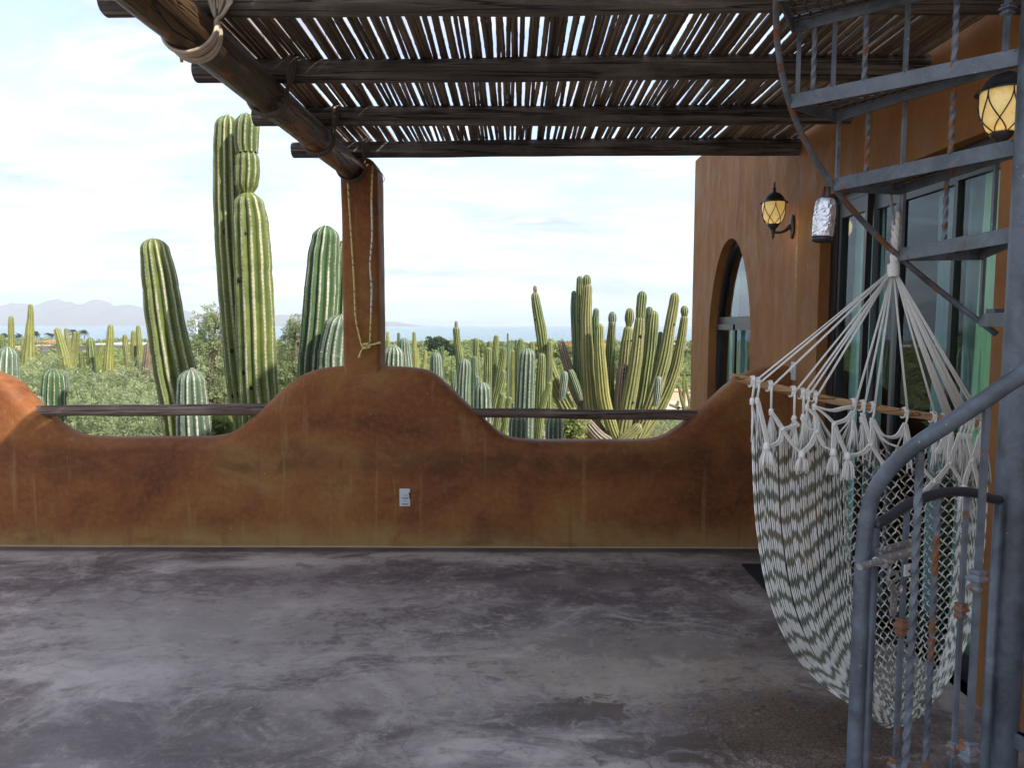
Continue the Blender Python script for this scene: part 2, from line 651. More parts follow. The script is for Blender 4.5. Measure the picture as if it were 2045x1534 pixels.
M_VIGA = wood('weathered_log', (0.050, 0.040, 0.035), (0.120, 0.100, 0.086), (0.29, 0.255, 0.220), 'X')
M_RAIL = wood('grey_rail_log', (0.085, 0.054, 0.042), (0.185, 0.132, 0.106), (0.35, 0.275, 0.225), 'X')
M_BEAM = wood('varnished_log', (0.048, 0.027, 0.015), (0.088, 0.048, 0.024), (0.135, 0.080, 0.042), 'Y', 0.42,
              red=(0.32, 0.085, 0.026))
M_BAR = wood('pale_pine', (0.50, 0.27, 0.13), (0.62, 0.37, 0.19), (0.70, 0.47, 0.27), 'X', 0.5, sc=2.0)


def reed_mat():
    t = NT('dry_reed', 0.6, 0.3)
    p = t.obj()
    oi = t.n('ShaderNodeObjectInfo').outputs['Random']
    n1 = t.noise(t.map(p, scale=(30, 1.5, 30)), 1.4, 5, 0.6)
    c = t.ramp(oi, [(0.0, (0.115, 0.078, 0.052)), (0.45, (0.20, 0.142, 0.092)), (0.8, (0.31, 0.235, 0.155)),
                    (1.0, (0.16, 0.125, 0.105))])
    c = t.mix(t.rng(n1, 0.35, 0.6, 0.65, 0), c, (0.075, 0.052, 0.038))
    nd = t.attr('node')
    c = t.mix(t.math('MULTIPLY', nd, 0.8), c, (0.05, 0.034, 0.025))
    t.color(c)
    t.bump(n1, 0.3, 0.004)
    return t.m


M_REED = reed_mat()


def metal_mat(name, base, rust=0.62, dark=0.0):
    t = NT(name, 0.36, 0.6)
    p = t.pos()
    n1 = t.noise(p, 10.0, 8, 0.7, 0.5)
    n2 = t.noise(p, 60.0, 5, 0.7)
    n3 = t.noise(t.map(p, loc=(5, 2, 9)), 11.0, 6, 0.7, 0.4)
    b0 = tuple(x * 0.48 for x in base)
    b1 = tuple(min(1, x * 1.65) for x in base)
    c = t.ramp(n1, [(0.32, b0), (0.5, base), (0.70, b1)])
    c = t.mix(t.rng(n2, 0.6, 0.8, 0, 0.35), c, tuple(min(1, x * 2.2) for x in base))
    r1 = t.rng(n3, rust, rust + 0.05)
    rc = t.mix(n2, (0.07, 0.028, 0.014), (0.32, 0.135, 0.055))
    ch = t.rng(t.noise(t.map(p, loc=(1, 7, 3)), 85.0, 3, 0.6), 0.70, 0.73)
    c = t.mix(t.math('MULTIPLY', ch, 0.8), c, (0.42, 0.44, 0.44))
    c = t.mix(r1, c, rc)
    t.color(c)
    t.roughness(t.math('ADD', t.math('MULTIPLY', r1, 0.4), t.rng(n1, 0.3, 0.7, 0.34, 0.5)))
    t.bump(t.math('ADD', t.math('MULTIPLY', n2, 0.4), t.math('MULTIPLY', n3, 0.6)), 0.18, 0.004)
    return t.m


M_IRON = metal_mat('blue_grey_painted_iron', (0.100, 0.119, 0.140), 0.605)
M_POLE = metal_mat('blue_grey_painted_pipe', (0.086, 0.104, 0.128), 0.68)
M_RUSTY = metal_mat('rusty_painted_iron', (0.105, 0.125, 0.150), 0.515)
M_COLLAR = metal_mat('rust_streaked_collar', (0.15, 0.17, 0.20), 0.47)
M_DARKTUBE = plain('dark_handrail_paint', (0.030, 0.036, 0.048), 0.38, 0.5)
M_MESH = plain('rusted_expanded_mesh', (0.085, 0.062, 0.045), 0.7, 0.3, 0.0, 0.5, 30)
M_BLACK = plain('black_lantern_metal', (0.022, 0.022, 0.025), 0.45, 0.5, 0.0, 0.3, 20)
M_FRAME = plain('dark_bronze_aluminium', (0.018, 0.016, 0.018), 0.35, 0.5)
M_FRAMEG = plain('grey_aluminium', (0.10, 0.11, 0.125), 0.4, 0.5)
M_PLASTIC = plain('grey_white_plastic', (0.55, 0.58, 0.58), 0.4, 0.5, 0, 0.05)
M_SLOT = plain('dark_slot', (0.03, 0.03, 0.03), 0.6)
M_STEEL = NT('paint_spattered_steel', 0.32, 0.5, 0.6)
_n = M_STEEL.noise(M_STEEL.pos(), 90, 5, 0.7)
M_STEEL.color(M_STEEL.mix(M_STEEL.rng(_n, 0.55, 0.62), (0.34, 0.36, 0.37), (0.80, 0.80, 0.78)))
M_STEEL = M_STEEL.m
M_ROOM = plain('dim_interior', (0.06, 0.058, 0.055), 0.9)
M_MAT = plain('black_rubber_mat', (0.012, 0.012, 0.013), 0.8)


def fabric(name, col, axis_scale=(60, 60, 2), var=0.25):
    t = NT(name, 0.85, 0.2)
    n = t.noise(t.map(t.pos(), scale=axis_scale), 1.0, 3, 0.6)
    t.color(t.mix(n, tuple(c * (1 - var) for c in col), tuple(min(1, c * (1 + var)) for c in col)))
    t.b.inputs['Sheen Weight'].default_value = 0.1
    return t.m


M_COTTON = fabric('white_cotton', (0.82, 0.80, 0.74), (200, 200, 200), 0.08)
M_CURT_G = fabric('green_curtain', (0.60, 0.95, 0.86))
M_CURT_B = fabric('grey_blue_curtain', (0.30, 0.40, 0.46))
M_CURT_Y = fabric('leaf_green_curtain', (0.60, 0.92, 0.58))


def glass_mat(name='tinted_window_glass', ior=1.6):
    t = NT(name)
    nt = t.t
    tr = t.n('ShaderNodeBsdfTransparent')
    tr.inputs[0].default_value = (0.80, 0.94, 0.90, 1)
    gl = t.n('ShaderNodeBsdfGlossy')
    gl.inputs['Roughness'].default_value = 0.015
    gl.inputs[0].default_value = (0.86, 0.93, 0.97, 1)
    fr = t.n('ShaderNodeFresnel')
    fr.inputs[0].default_value = ior
    mx = t.n('ShaderNodeMixShader')
    nt.links.new(fr.outputs[0], mx.inputs[0])
    nt.links.new(tr.outputs[0], mx.inputs[1])
    nt.links.new(gl.outputs[0], mx.inputs[2])
    nt.links.new(mx.outputs[0], t.out.inputs[0])
    return t.m


M_GLASS = glass_mat('tinted_window_glass', 1.46)
M_GLASS2 = glass_mat('coated_window_glass', 2.5)


def yarn_mat():
    t = NT('dyed_cotton_yarn', 0.85, 0.15)
    c = t.attr('dye', True)
    n = t.noise(t.pos(), 260, 3, 0.7)
    t.color(t.mix(t.rng(n, 0.3, 0.7, 0.0, 0.12), c, (0.5, 0.5, 0.46)))
    return t.m


M_YARN = yarn_mat()

# ------------------------------------------------------------------ terrace floor
YW = 4.88            # inner face of the parapet
XH = 1.85            # outer face of the house wall
m = MB()
NXF, NYF = 2, 2
m.box((-2.35, 0.9, -0.95), (8.4, 7.96, 1.9))
m.box((0.0, -6.6, -0.95), (16.0, 7.04, 1.9))
fl = m.build('terrace_floor', M_FLOOR, smooth=False)
tag(fl, 'mottled grey purple stained concrete terrace floor', kind='structure')

# ------------------------------------------------------------------ parapet wall
TH = 0.23
prof_px = [(-640, 870), (-560, 868), (-500, 850), (-430, 792), (-360, 748), (-290, 734), (-130, 728), (-40, 734),
           (0, 744), (30, 758), (60, 787), (85, 815), (110, 837), (138, 858), (168, 869), (205, 872), (300, 872),
           (400, 872), (436, 870), (470, 861), (502, 838), (537, 807), (571, 774), (602, 750), (640, 736), (680, 731),
           (725, 729), (780, 731), (830, 734), (866, 743), (901, 774), (941, 813), (979, 847), (1003, 866),
           (1032, 876), (1090, 878), (1180, 878), (1290, 877), (1328, 868), (1368, 840), (1410, 805), (1450, 768),
           (1490, 743), (1540, 731), (1585, 731)]
raw = [at(px, py, Y=YW + 0.12) for px, py in prof_px]
raw = [Vector((-6.5, 0, raw[0].z))] + [Vector((p.x, 0, p.z)) for p in raw]
raw[-1] = Vector((XH + 0.02, 0, raw[-1].z))
pp = catmull(raw, 260)
for _ in range(2):
    pp = [pp[0]] + [(pp[i - 1] + pp[i] * 2 + pp[i + 1]) / 4 for i in range(1, len(pp) - 1)] + [pp[-1]]
RB = 0.085
mb = MB()
rings = []
for i, p in enumerate(pp):
    a = pp[max(i - 1, 0)]
    b = pp[min(i + 1, len(pp) - 1)]
    tg = (b - a).normalized()
    nr = Vector((-tg.z, 0, tg.x))
    wv = 0.006 * mnoise.noise(Vector((p.x * 1.7, 0.3, p.z)))
    ring = []
    edge = p - nr * RB
    for k in range(7):
        f = k / 6
        x = p.x + (edge.x - p.x) * f
        z = -0.06 + (edge.z + 0.06) * f
        ring.append(Vector((x, YW + wv + 0.005 * mnoise.noise(Vector((x * 2.3, z * 3, 4))), z)))
    for k in range(1, 9):
        th = (pi / 2) * k / 8
        q = p - nr * (RB * (1 - sin(th)))
        ring.append(Vector((q.x, YW + RB * (1 - cos(th)) + wv, q.z)))
    for k in range(1, 9):
        th = (pi / 2) * (1 - k / 8)
        q = p - nr * (RB * (1 - sin(th)))
        ring.append(Vector((q.x, YW + TH - RB * (1 - cos(th)) + wv, q.z)))
    ring.append(Vector((p.x, YW + TH + wv, -2.0)))
    rings.append(ring)
mb.loft(rings, False, False, closed=False)
parapet = mb.build('parapet_wall', M_STUCCO, base=(0, YW + 0.1, 0))
tag(parapet, 'ochre brown adobe parapet wall with scooped rounded top around the terrace', 'wall')

# column rising from the hump, child of the parapet
mc = MB()


def rrect(cx, cy, hx, hy, r, z, k=5):
    out = []
    for sx, sy, a0 in ((1, -1, -90), (1, 1, 0), (-1, 1, 90), (-1, -1, 180)):
        for i in range(k):
            a = radians(a0 + 90 * i / (k - 1))
            out.append(Vector((cx + sx * (hx - r) + r * cos(a), cy + sy * (hy - r) + r * sin(a), z)))
    return out


cl = at(681, 560, Y=YW - 0.012).x
cr_ = at(755, 560, Y=YW - 0.012).x
ccx, chx = (cl + cr_) / 2, (cr_ - cl) / 2
ccy, chy = YW + 0.136, 0.130
rg = []
ztop = 2.60
for i in range(26):
    z = 1.10 + (ztop - 0.13 - 1.10) * i / 25
    w = 0.004 * mnoise.noise(Vector((0, 5, z * 2.2)))
    flare = 0.0
    rg.append(rrect(ccx + w, ccy, chx + flare + 0.004 * mnoise.noise(Vector((3, 1, z * 3))), chy, 0.03, z))
for i in range(1, 8):
    th = (pi / 2) * i / 7
    s = 1 - cos(th)
    rg.append(rrect(ccx, ccy, chx - 0.11 * s, chy - 0.11 * s, max(0.03 - 0.012 * s, 0.01), ztop - 0.13 + 0.13 * sin(th)))
mc.loft(rg, True, True)
mc.build('column', M_STUCCO, parapet)

# ------------------------------------------------------------------ rail logs between the humps
def log(name, p0, p1, r0, r1, mat, label, cat, group=None, n=18, segs=26, wob=0.006, axis='X', cap_r=0.85, ret=None):
    """a slightly crooked log; the origin sits at its middle so the grain follows the log"""
    p0, p1 = Vector(p0), Vector(p1)
    sd = rnd.random() * 50
    fr_ = []
    mbx = MB()
    pts = []
    for i in range(segs + 1):
        t = i / segs
        p = p0.lerp(p1, t)
        off = Vector((mnoise.noise(Vector((t * 2.3, sd, 0))), mnoise.noise(Vector((t * 2.3, sd, 7))),
                      mnoise.noise(Vector((t * 2.3, sd, 3))))) * wob
        pts.append(p + off)
    rings = []
    for i, (p, tg, u, w) in enumerate(frames(pts)):
        t = i / segs
        r = r0 + (r1 - r0) * t
        ring = []
        for j in range(n):
            a = 2 * pi * j / n
            k = 1 + 0.085 * mnoise.noise(Vector((cos(a) * 1.2, sin(a) * 1.2 + sd, t * 7))) \
                + 0.018 * mnoise.noise(Vector((cos(a) * 5, sin(a) * 5 + sd, t * 9)))
            ring.append(p + (u * cos(a) + w * sin(a)) * r * k)
        rings.append(ring)
    c0 = sum((Vector(q) for q in rings[0]), Vector()) / n
    c1 = sum((Vector(q) for q in rings[-1]), Vector()) / n
    d = (p1 - p0).normalized()
    rings.insert(0, [c0 + (q - c0) * cap_r - d * r0 * 0.12 for q in rings[0]])
    rings.append([c1 + (q - c1) * cap_r + d * r1 * 0.12 for q in rings[-1]])
    mbx.loft(rings)
    o = mbx.build(name, mat, base=(p0 + p1) / 2, sharp=50)
    tag(o, label, cat, group)
    return o


ra, rb_ = at(78, 821, Y=4.97), at(548, 818, Y=4.99)
rail1 = log('wooden_rail', ra - Vector((0.12, 0, 0)), rb_ + Vector((0.10, 0, 0)), 0.037, 0.042, M_RAIL,
            'grey weathered log rail across the left scoop of the parapet', 'rail', 'log rails across the parapet scoops', n=14)
ra, rb_ = at(945, 825, Y=4.97), at(1400, 830, Y=4.99)
rail2 = log('wooden_rail', ra - Vector((0.10, 0, 0)), rb_ + Vector((0.12, 0, 0)), 0.031, 0.038, M_RAIL,
            'thinner grey log rail across the scoop between column and house', 'rail', 'log rails across the parapet scoops', n=14)

# ------------------------------------------------------------------ house
house = thing('house', 'ochre adobe house with arched window and sliding glass door, unseen upper storey added for shade', 'house', (XH, 4.4, 0))
ZLOW, ZHIGH = 3.16, 5.32  # upper storey is unseen, its height added to keep sun off roof and terrace
DY0, DY1, DZ = 2.86, 4.50, 2.26         # door opening
WY0, WY1 = 5.76, 6.98                   # arched window opening
WSILL, WSPR, WTOP = 0.52, 1.42, 2.235


def arch_z(y):
    u = (y - (WY0 + WY1) / 2) / ((WY1 - WY0) / 2)
    u = max(-1, min(1, u))
    return WSPR + (WTOP - WSPR) * (1 - abs(u) ** 2.1) ** 0.62


hw = MB()


def strip(y0, y1, z0a, z1a, z0b, z1b, x=XH):
    n = 6
    for i in range(n):
        f0, f1 = i / n, (i + 1) / n
        hw.quad((x, y0, z0a + (z1a - z0a) * f0), (x, y1, z0b + (z1b - z0b) * f0),
                (x, y1, z0b + (z1b - z0b) * f1), (x, y0, z0a + (z1a - z0a) * f1))


YN, YF = -1.0, 7.70  # near end runs on out of view to block sun from the floor
RCN = 0.07


def spans(y0, y1, z0, z1, k=6):
    for i in range(k):
        a = y0 + (y1 - y0) * i / k
        b = y0 + (y1 - y0) * (i + 1) / k
        strip(a, b, z0, z1, z0, z1)


YSTEP = 4.42
spans(YN, DY0, -0.05, ZHIGH)
spans(DY0, YSTEP, DZ, ZHIGH)
spans(YSTEP, DY1, DZ, ZLOW, 1)
spans(DY1, WY0, -1.9, ZLOW)
NW = 36
for i in range(NW):
    a = WY0 + (WY1 - WY0) * (0.5 - 0.5 * cos(pi * i / NW))
    b = WY0 + (WY1 - WY0) * (0.5 - 0.5 * cos(pi * (i + 1) / NW))
    strip(a, b, -1.9, WSILL, -1.9, WSILL)
    strip(a, b, arch_z(a), ZLOW, arch_z(b), ZLOW)
    # reveal of the arch
    hw.quad((XH, a, arch_z(a)), (XH, b, arch_z(b)), (XH + 0.13, b, arch_z(b)), (XH + 0.13, a, arch_z(a)))
hw.quad((XH, WY0, WSILL), (XH, WY1, WSILL), (XH + 0.13, WY1, WSILL), (XH + 0.13, WY0, WSILL))
for y in (WY0, WY1):
    hw.quad((XH, y, WSILL), (XH + 0.13, y, WSILL), (XH + 0.13, y, arch_z(y)), (XH, y, arch_z(y)))
spans(WY1, YF - RCN, -1.9, ZLOW)
for i in range(6):                        # rounded far corner and end wall
    a0, a1 = (pi / 2) * i / 6, (pi / 2) * (i + 1) / 6
    p0 = (XH + RCN - RCN * cos(a0), YF - RCN + RCN * sin(a0))
    p1 = (XH + RCN - RCN * cos(a1), YF - RCN + RCN * sin(a1))
    hw.quad((*p0, -1.9), (*p1, -1.9), (*p1, ZLOW), (*p0, ZLOW))
hw.quad((XH + RCN, YF, -1.9), (8, YF, -1.9), (8, YF, ZLOW), (XH + RCN, YF, ZLOW))
hw.quad((XH, YSTEP, ZLOW), (8, YSTEP, ZLOW), (8, YSTEP, ZHIGH), (XH, YSTEP, ZHIGH))
hw.quad((XH, YN, -1.9), (8, YN, -1.9), (8, YN, ZHIGH), (XH, YN, ZHIGH))
hw.quad((8, YN, -1.9), (8, YSTEP, -1.9), (8, YSTEP, ZHIGH), (8, YN, ZHIGH))
hw.quad((8, YSTEP, -1.9), (8, YF, -1.9), (8, YF, ZLOW), (8, YSTEP, ZLOW))
for y in (DY0, DY1):                      # door jambs and head
    hw.quad((XH, y, 0), (XH + 0.16, y, 0), (XH + 0.16, y, DZ), (XH, y, DZ))
hw.quad((XH, DY0, DZ), (XH, DY1, DZ), (XH + 0.16, DY1, DZ), (XH + 0.16, DY0, DZ))
hw.build('wall', M_HOUSE, house, smooth=False)
rf = MB()
rf.quad((XH + 0.01, YN, ZHIGH - 0.02), (8, YN, ZHIGH - 0.02), (8, YSTEP, ZHIGH - 0.02), (XH + 0.01, YSTEP, ZHIGH - 0.02))
rf.quad((XH + 0.01, YSTEP, ZLOW - 0.02), (8, YSTEP, ZLOW - 0.02), (8, YF - 0.01, ZLOW - 0.02), (XH + 0.01, YF - 0.01, ZLOW - 0.02))
rf.build('roof', M_HOUSE, house, smooth=False)
rm = MB()
rx0, rx1, ry0, ry1, rz0, rz1 = XH + 0.17, 5.6, 0.4, 7.4, -0.02, 2.75
rm.quad((rx1, ry0, rz0), (rx1, ry1, rz0), (rx1, ry1, rz1), (rx1, ry0, rz1))
rm.quad((rx0, ry0, rz0), (rx1, ry0, rz0), (rx1, ry0, rz1), (rx0, ry0, rz1))
rm.quad((rx0, ry1, rz0), (rx1, ry1, rz0), (rx1, ry1, rz1), (rx0, ry1, rz1))
rm.quad((rx0, ry0, rz0), (rx1, ry0, rz0), (rx1, ry1, rz0), (rx0, ry1, rz0))
rm.quad((rx0, ry0, rz1), (rx1, ry0, rz1), (rx1, ry1, rz1), (rx0, ry1, rz1))
rm.build('room', M_ROOM, house, smooth=False)

# arched window
aw = MB()
XG = XH + 0.10
ZT = 1.545                                 # transom
def fbox(mbx, y0, y1, z0, z1, x0=XG - 0.025, x1=XG + 0.025):
    mbx.box(((x0 + x1) / 2, (y0 + y1) / 2, (z0 + z1) / 2), (x1 - x0, y1 - y0, z1 - z0))


prev = None
for i in range(NW + 1):
    y = WY0 + (WY1 - WY0) * (0.5 - 0.5 * cos(pi * i / NW))
    yi = (WY0 + WY1) / 2 + (y - (WY0 + WY1) / 2) * 0.92
    zi = arch_z(y) - 0.055
    cur = [(XG - 0.025, y, arch_z(y) + 0.002), (XG - 0.025, yi, zi), (XG + 0.02, yi, zi), (XG + 0.02, y, arch_z(y) + 0.002)]
    if prev:
        aw.add(prev + cur, [(0, 1, 5, 4), (1, 2, 6, 5), (2, 3, 7, 6)])
    prev = cur
fbox(aw, WY0, WY1, ZT - 0.035, ZT + 0.03)
fbox(aw, WY0, WY0 + 0.06, WSILL, WSPR + 0.1)
fbox(aw, WY1 - 0.06, WY1, WSILL, WSPR + 0.1)
fbox(aw, WY0, WY1, WSILL, WSILL + 0.05)
win = aw.build('arched_window', M_FRAME, house, smooth=False)
sg = MB()
fbox(sg, 6.34, 6.40, WSILL + 0.05, ZT - 0.036, XG - 0.045, XG - 0.026)
fbox(sg, WY0 + 0.061, WY1 - 0.061, ZT - 0.085, ZT - 0.036, XG - 0.045, XG - 0.026)
sg.build('sash', M_FRAME, win, smooth=False)
gp = MB()
ys = [WY0 + 0.02 + (WY1 - WY0 - 0.04) * i / 24 for i in range(25)]
pts = [(XG, y, arch_z(y) - 0.02) for y in ys]
for i in range(24):
    gp.quad((XG, ys[i], ZT), (XG, ys[i + 1], ZT), pts[i + 1], pts[i])
gp.build('upper_pane', M_GLASS2, win, smooth=False).data.flip_normals()
gp = MB()
gp.quad((XG, WY0 + 0.05, WSILL + 0.04), (XG, WY1 - 0.05, WSILL + 0.04), (XG, WY1 - 0.05, ZT), (XG, WY0 + 0.05, ZT))
gp.build('lower_pane', M_GLASS, win, smooth=False).data.flip_normals()

# sliding door
XD = XH + 0.10
fr_ = MB()
fbox(fr_, DY1 - 0.09, DY1, 0.0, DZ, XD - 0.034, XD + 0.05)
fbox(fr_, DY0, DY0 + 0.04, 0.0, DZ, XD - 0.034, XD + 0.05)
fbox(fr_, DY0 + 0.041, DY1 - 0.091, DZ - 0.05, DZ, XD - 0.034, XD + 0.05)
fbox(fr_, DY0 + 0.041, DY1 - 0.091, 0.0, 0.035, XD - 0.034, XD + 0.05)
door = fr_.build('sliding_door', M_FRAME, house, smooth=False)
cuts = [DY1 - 0.10, 4.06, 3.80, 3.27, DY0 + 0.04]
for i in range(4):
    y1_, y0_ = cuts[i], cuts[i + 1]
    xo = -0.015 if i in (0, 3) else 0.022
    pm = MB()
    st = 0.03 if i < 3 else 0.026
    fbox(pm, y0_, y0_ + st, 0.036, DZ - 0.051, XD + xo - 0.016, XD + xo + 0.016)
    fbox(pm, y1_ - st, y1_, 0.036, DZ - 0.051, XD + xo - 0.016, XD + xo + 0.016)
    fbox(pm, y0_ + st, y1_ - st, DZ - 0.135, DZ - 0.051, XD + xo - 0.016, XD + xo + 0.016)
    fbox(pm, y0_ + st, y1_ - st, 0.036, 0.12, XD + xo - 0.016, XD + xo + 0.016)
    pm.build('door_panel', M_FRAMEG if i == 1 else M_FRAME, door, smooth=False)
    gm = MB()
    gm.quad((XD + xo, y0_ + st, 0.12), (XD + xo, y1_ - st, 0.12), (XD + xo, y1_ - st, DZ - 0.135), (XD + xo, y0_ + st, DZ - 0.135))
    gm.build('door_glass', M_GLASS, door, smooth=False).data.flip_normals()


def curtain(y0, y1, x, z0, z1, mat, name='curtain', amp=0.020, per=0.085):
    cm = MB()
    n = max(8, int((y1 - y0) / 0.012))
    rg_ = []
    for k in range(7):
        z = z0 + (z1 - z0) * k / 6
        rg_.append([Vector((x + amp * sin(2 * pi * (y0 + (y1 - y0) * i / n) / per + 1.2 * sin(z * 2 + i * 0.1)),
                            y0 + (y1 - y0) * i / n, z)) for i in range(n + 1)])
    cm.loft(rg_, False, False, closed=False)
    return cm.build(name, mat, house)


curtain(4.09, 4.42, 2.035, 0.05, 2.30, M_CURT_G)
curtain(3.20, 3.60, 2.045, 0.05, 2.30, M_CURT_B)
curtain(2.89, 3.24, 2.03, 0.05, 2.30, M_CURT_Y)
curtain(5.80, 6.22, 2.04, 0.40, 1.50, M_CURT_B)
curtain(6.75, 6.95, 2.04, 0.40, 2.30, M_CURT_G)
curtain(6.45, 6.74, 2.05, 0.40, 1.50, M_CURT_B)

# ------------------------------------------------------------------ pergola
BZ = 2.505
bx1, bx0 = -1.035, -1.10
beam = log('main_beam', (-1.155, 0.9, BZ + 0.01), (-1.03, 4.99, BZ), 0.083, 0.076, M_BEAM,
           'thick varnished brown log beam running from the column over the terrace', 'beam', None, n=22, segs=40, wob=0.016, axis='Y')
VY = [2.70, 3.43, 4.17, 4.90]
vlab = ['nearest and thickest roof log, cut off by the top of the photo',
        'second nearest roof log lying across the brown beam', 'third roof log lying across the brown beam',
        'farthest roof log above the parapet, lowest in the picture']
vz = BZ + 0.078 + 0.05
for i, y in enumerate(VY):
    x_end = XH + 0.06
    r = 0.056 if i == 0 else 0.053
    y_ = y
    log('roof_log', (-1.42 + 0.02 * rnd.uniform(-1, 1), y_, vz), (x_end, y_, vz + 0.03), r * 0.92, r * 1.12, M_VIGA,
        vlab[i], 'roof log', 'roof logs of the pergola', n=20, segs=34, wob=0.012)

reeds = thing('reed_roof', 'slatted roof of dry brown reeds lying on the roof logs', 'roof', (0.2, 2.7, vz + 0.06))
reed_meshes = []
for k in range(10):
    rr = random.Random(100 + k)
    Lr = 2.75
    mr = MB()
    rings, av = [], []
    s = 0.0
    nodes = []
    q = rr.uniform(0.05, 0.25)
    while q < Lr:
        nodes.append(q)
        q += rr.uniform(0.19, 0.30)
    ss = set([0.0, Lr])
    for q in nodes:
        for d in (-0.022, -0.006, 0.0, 0.006, 0.022):
            if 0 < q + d < Lr:
                ss.add(q + d)
    ss = sorted(ss)
    ph = rr.uniform(0, 6)
    for s in ss:
        t = s / Lr
        r = 0.0116 - 0.0022 * t
        near = min(abs(s - q) for q in nodes)
        r *= 1 + (0.16 if near < 0.008 else (0.03 if near < 0.03 else 0))
        cx = 0.0075 * sin(t * 3.1 + ph) + 0.0035 * sin(t * 9 + ph * 2)
        cz = 0.006 * sin(t * 4 + ph * 1.7)
        rings.append([Vector((cx + r * cos(2 * pi * j / 6 + 0.5), s - Lr / 2, cz + r * sin(2 * pi * j / 6 + 0.5))) for j in range(6)])
        av += [1.0 if near < 0.0045 else 0.0] * 6
    mr.loft(rings, True, True, a=av)
    me = bpy.data.meshes.new('reed')
    me.from_pydata(mr.v, [], mr.f)
    me.polygons.foreach_set('use_smooth', [True] * len(me.polygons))
    aa = me.attributes.new('node', 'FLOAT', 'POINT')
    aa.data.foreach_set('value', np.array(mr.a, dtype=np.float32))
    me.materials.append(M_REED)
    reed_meshes.append(me)


def lay_reeds(ymid, x0, x1, dense):
    x = x0
    k = 0
    while x < x1:
        o = bpy.data.objects.new('reed', reed_meshes[rnd.randrange(10)])
        C.objects.link(o)
        o.parent = reeds
        sc = rnd.uniform(0.90, 1.14)
        fl_ = rnd.random() < 0.5
        o.location = (x - 0.2, ymid + rnd.uniform(-0.05, 0.05) - 2.7, 0.014 + rnd.uniform(-0.004, 0.008) - (0.0 if k % 2 else 0.003))
        o.rotation_euler = (rnd.uniform(-0.002, 0.002), rnd.uniform(0, 0.0), (pi if fl_ else 0) + rnd.uniform(-0.006, 0.006))
        o.scale = (sc, 1, sc)
        g = rnd.random()
        open_ = 1.0 if -0.75 < x < 0.70 else (0.5 if -1.0 < x < 1.2 else 0.15)
        if dense:
            open_ = 0.1
        gap = (0.0016 * rnd.random() if g < 0.60 else (rnd.uniform(0.002, 0.0055) if g < 0.93 else rnd.uniform(0.005, 0.009))) * open_
        x += 0.0206 * sc + gap - (0.002 if open_ < 0.5 else 0)
        k += 1


lay_reeds(3.77, -1.38, XH - 0.02, False)

# lashings that tie each roof log to the beam
M_STRAP = plain('tan_hide_strip', (0.42, 0.35, 0.27), 0.6, 0.3, 0, 0.35, 25)
M_STRAPD = plain('dark_hide_strip', (0.10, 0.075, 0.058), 0.6, 0.3, 0, 0.4, 25)
llab = ['pale hide lashing tied round beam and nearest roof log', 'dark and tan hide lashing under the second roof log',
        'dark hide lashing under the third roof log', 'dark hide lashing at the top of the column']
for i, y in enumerate(VY):
    bxc = -1.155 + 0.125 * (y - 0.9) / 4.09
    lash = thing('hide_lashing', llab[i], 'lashing', (bxc, y, BZ - 0.1), 'hide lashings under the roof logs')
    for k in range(11 if i == 0 else 7):
        spread = 0.050 if i == 0 else 0.018
        off = spread * (2 * k / (10 if i == 0 else 6) - 1) + rnd.uniform(-0.006, 0.006)
        dy = -0.060 + rnd.uniform(-0.008, 0.0)
        rb2 = 0.084 + rnd.uniform(0, 0.010)
        yb = y - 0.075 - off * 0.9 + rnd.uniform(-0.012, 0.012)
        path = [Vector((bxc + 0.100 + off, y, vz + 0.060)), Vector((bxc + 0.100 + off, y + dy, vz + 0.042)),
                Vector((bxc + 0.098 + off * 0.8, y + dy - 0.004, vz - 0.02)), Vector((bxc + 0.090 + off * 0.25, y + dy - 0.008, BZ + 0.050))]
        for q in range(0, 9):
            a = radians(20 - 25 * q)
            path.append(Vector((bxc + rb2 * cos(a), y + dy - 0.010 + (yb - y - dy) * sin(pi * (q + 0.6) / 9.6), BZ + rb2 * sin(a))))
        path.append(Vector((bxc - 0.075, y + dy, vz - 0.02)))
        sm = MB()
        sm.tube(catmull(path, 34), 0.0050 + 0.003 * rnd.random(), 5)
        sm.build('strip', (M_STRAP if (i == 0 and k % 4 != 3) or (i > 0 and k == 1) else M_STRAPD), lash)
# loose strip hanging off the beam edge and dry tendrils at the column top
hm = MB()
p = at(356, 88, Y=2.72)
hm.tube(catmull([at(353, 86, Y=2.72), at(357, 100, Y=2.72), at(361, 112, Y=2.72), at(363, 123, Y=2.72)], 8), [0.006] * 9, 5)
tag(hm.build('hide_scrap', M_STRAP), 'short loose hide strip hanging off the brown beam', 'strip')
td = thing('dry_tendrils', 'thin dark curled tendrils at the column top', 'tendrils', at(725, 360, Y=4.82))
for pl, r in (([(738, 338), (752, 341), (765, 350), (768, 360), (762, 362)], 0.0022), ([(738, 336), (750, 338), (762, 345), (766, 352)], 0.002),
              ([(700, 372), (707, 377), (714, 376), (716, 370)], 0.002)):
    hm = MB()
    hm.tube(catmull([at(x, y, Y=4.83) for x, y in pl], 14), r, 5)
    hm.build('tendril', M_STRAPD, td)
# ------------------------------------------------------------------ spiral staircase
PX, PY, PR, SR = 1.275, 1.85, 0.042, 0.57
RISE = 0.2143
Z0 = 0.038
SRT = 0.60                          # tread radius where the treads swing clear of the wall


def sp(phi, r, z):
    a = radians(phi)
    return Vector((PX - r * cos(a), PY + r * sin(a), z))


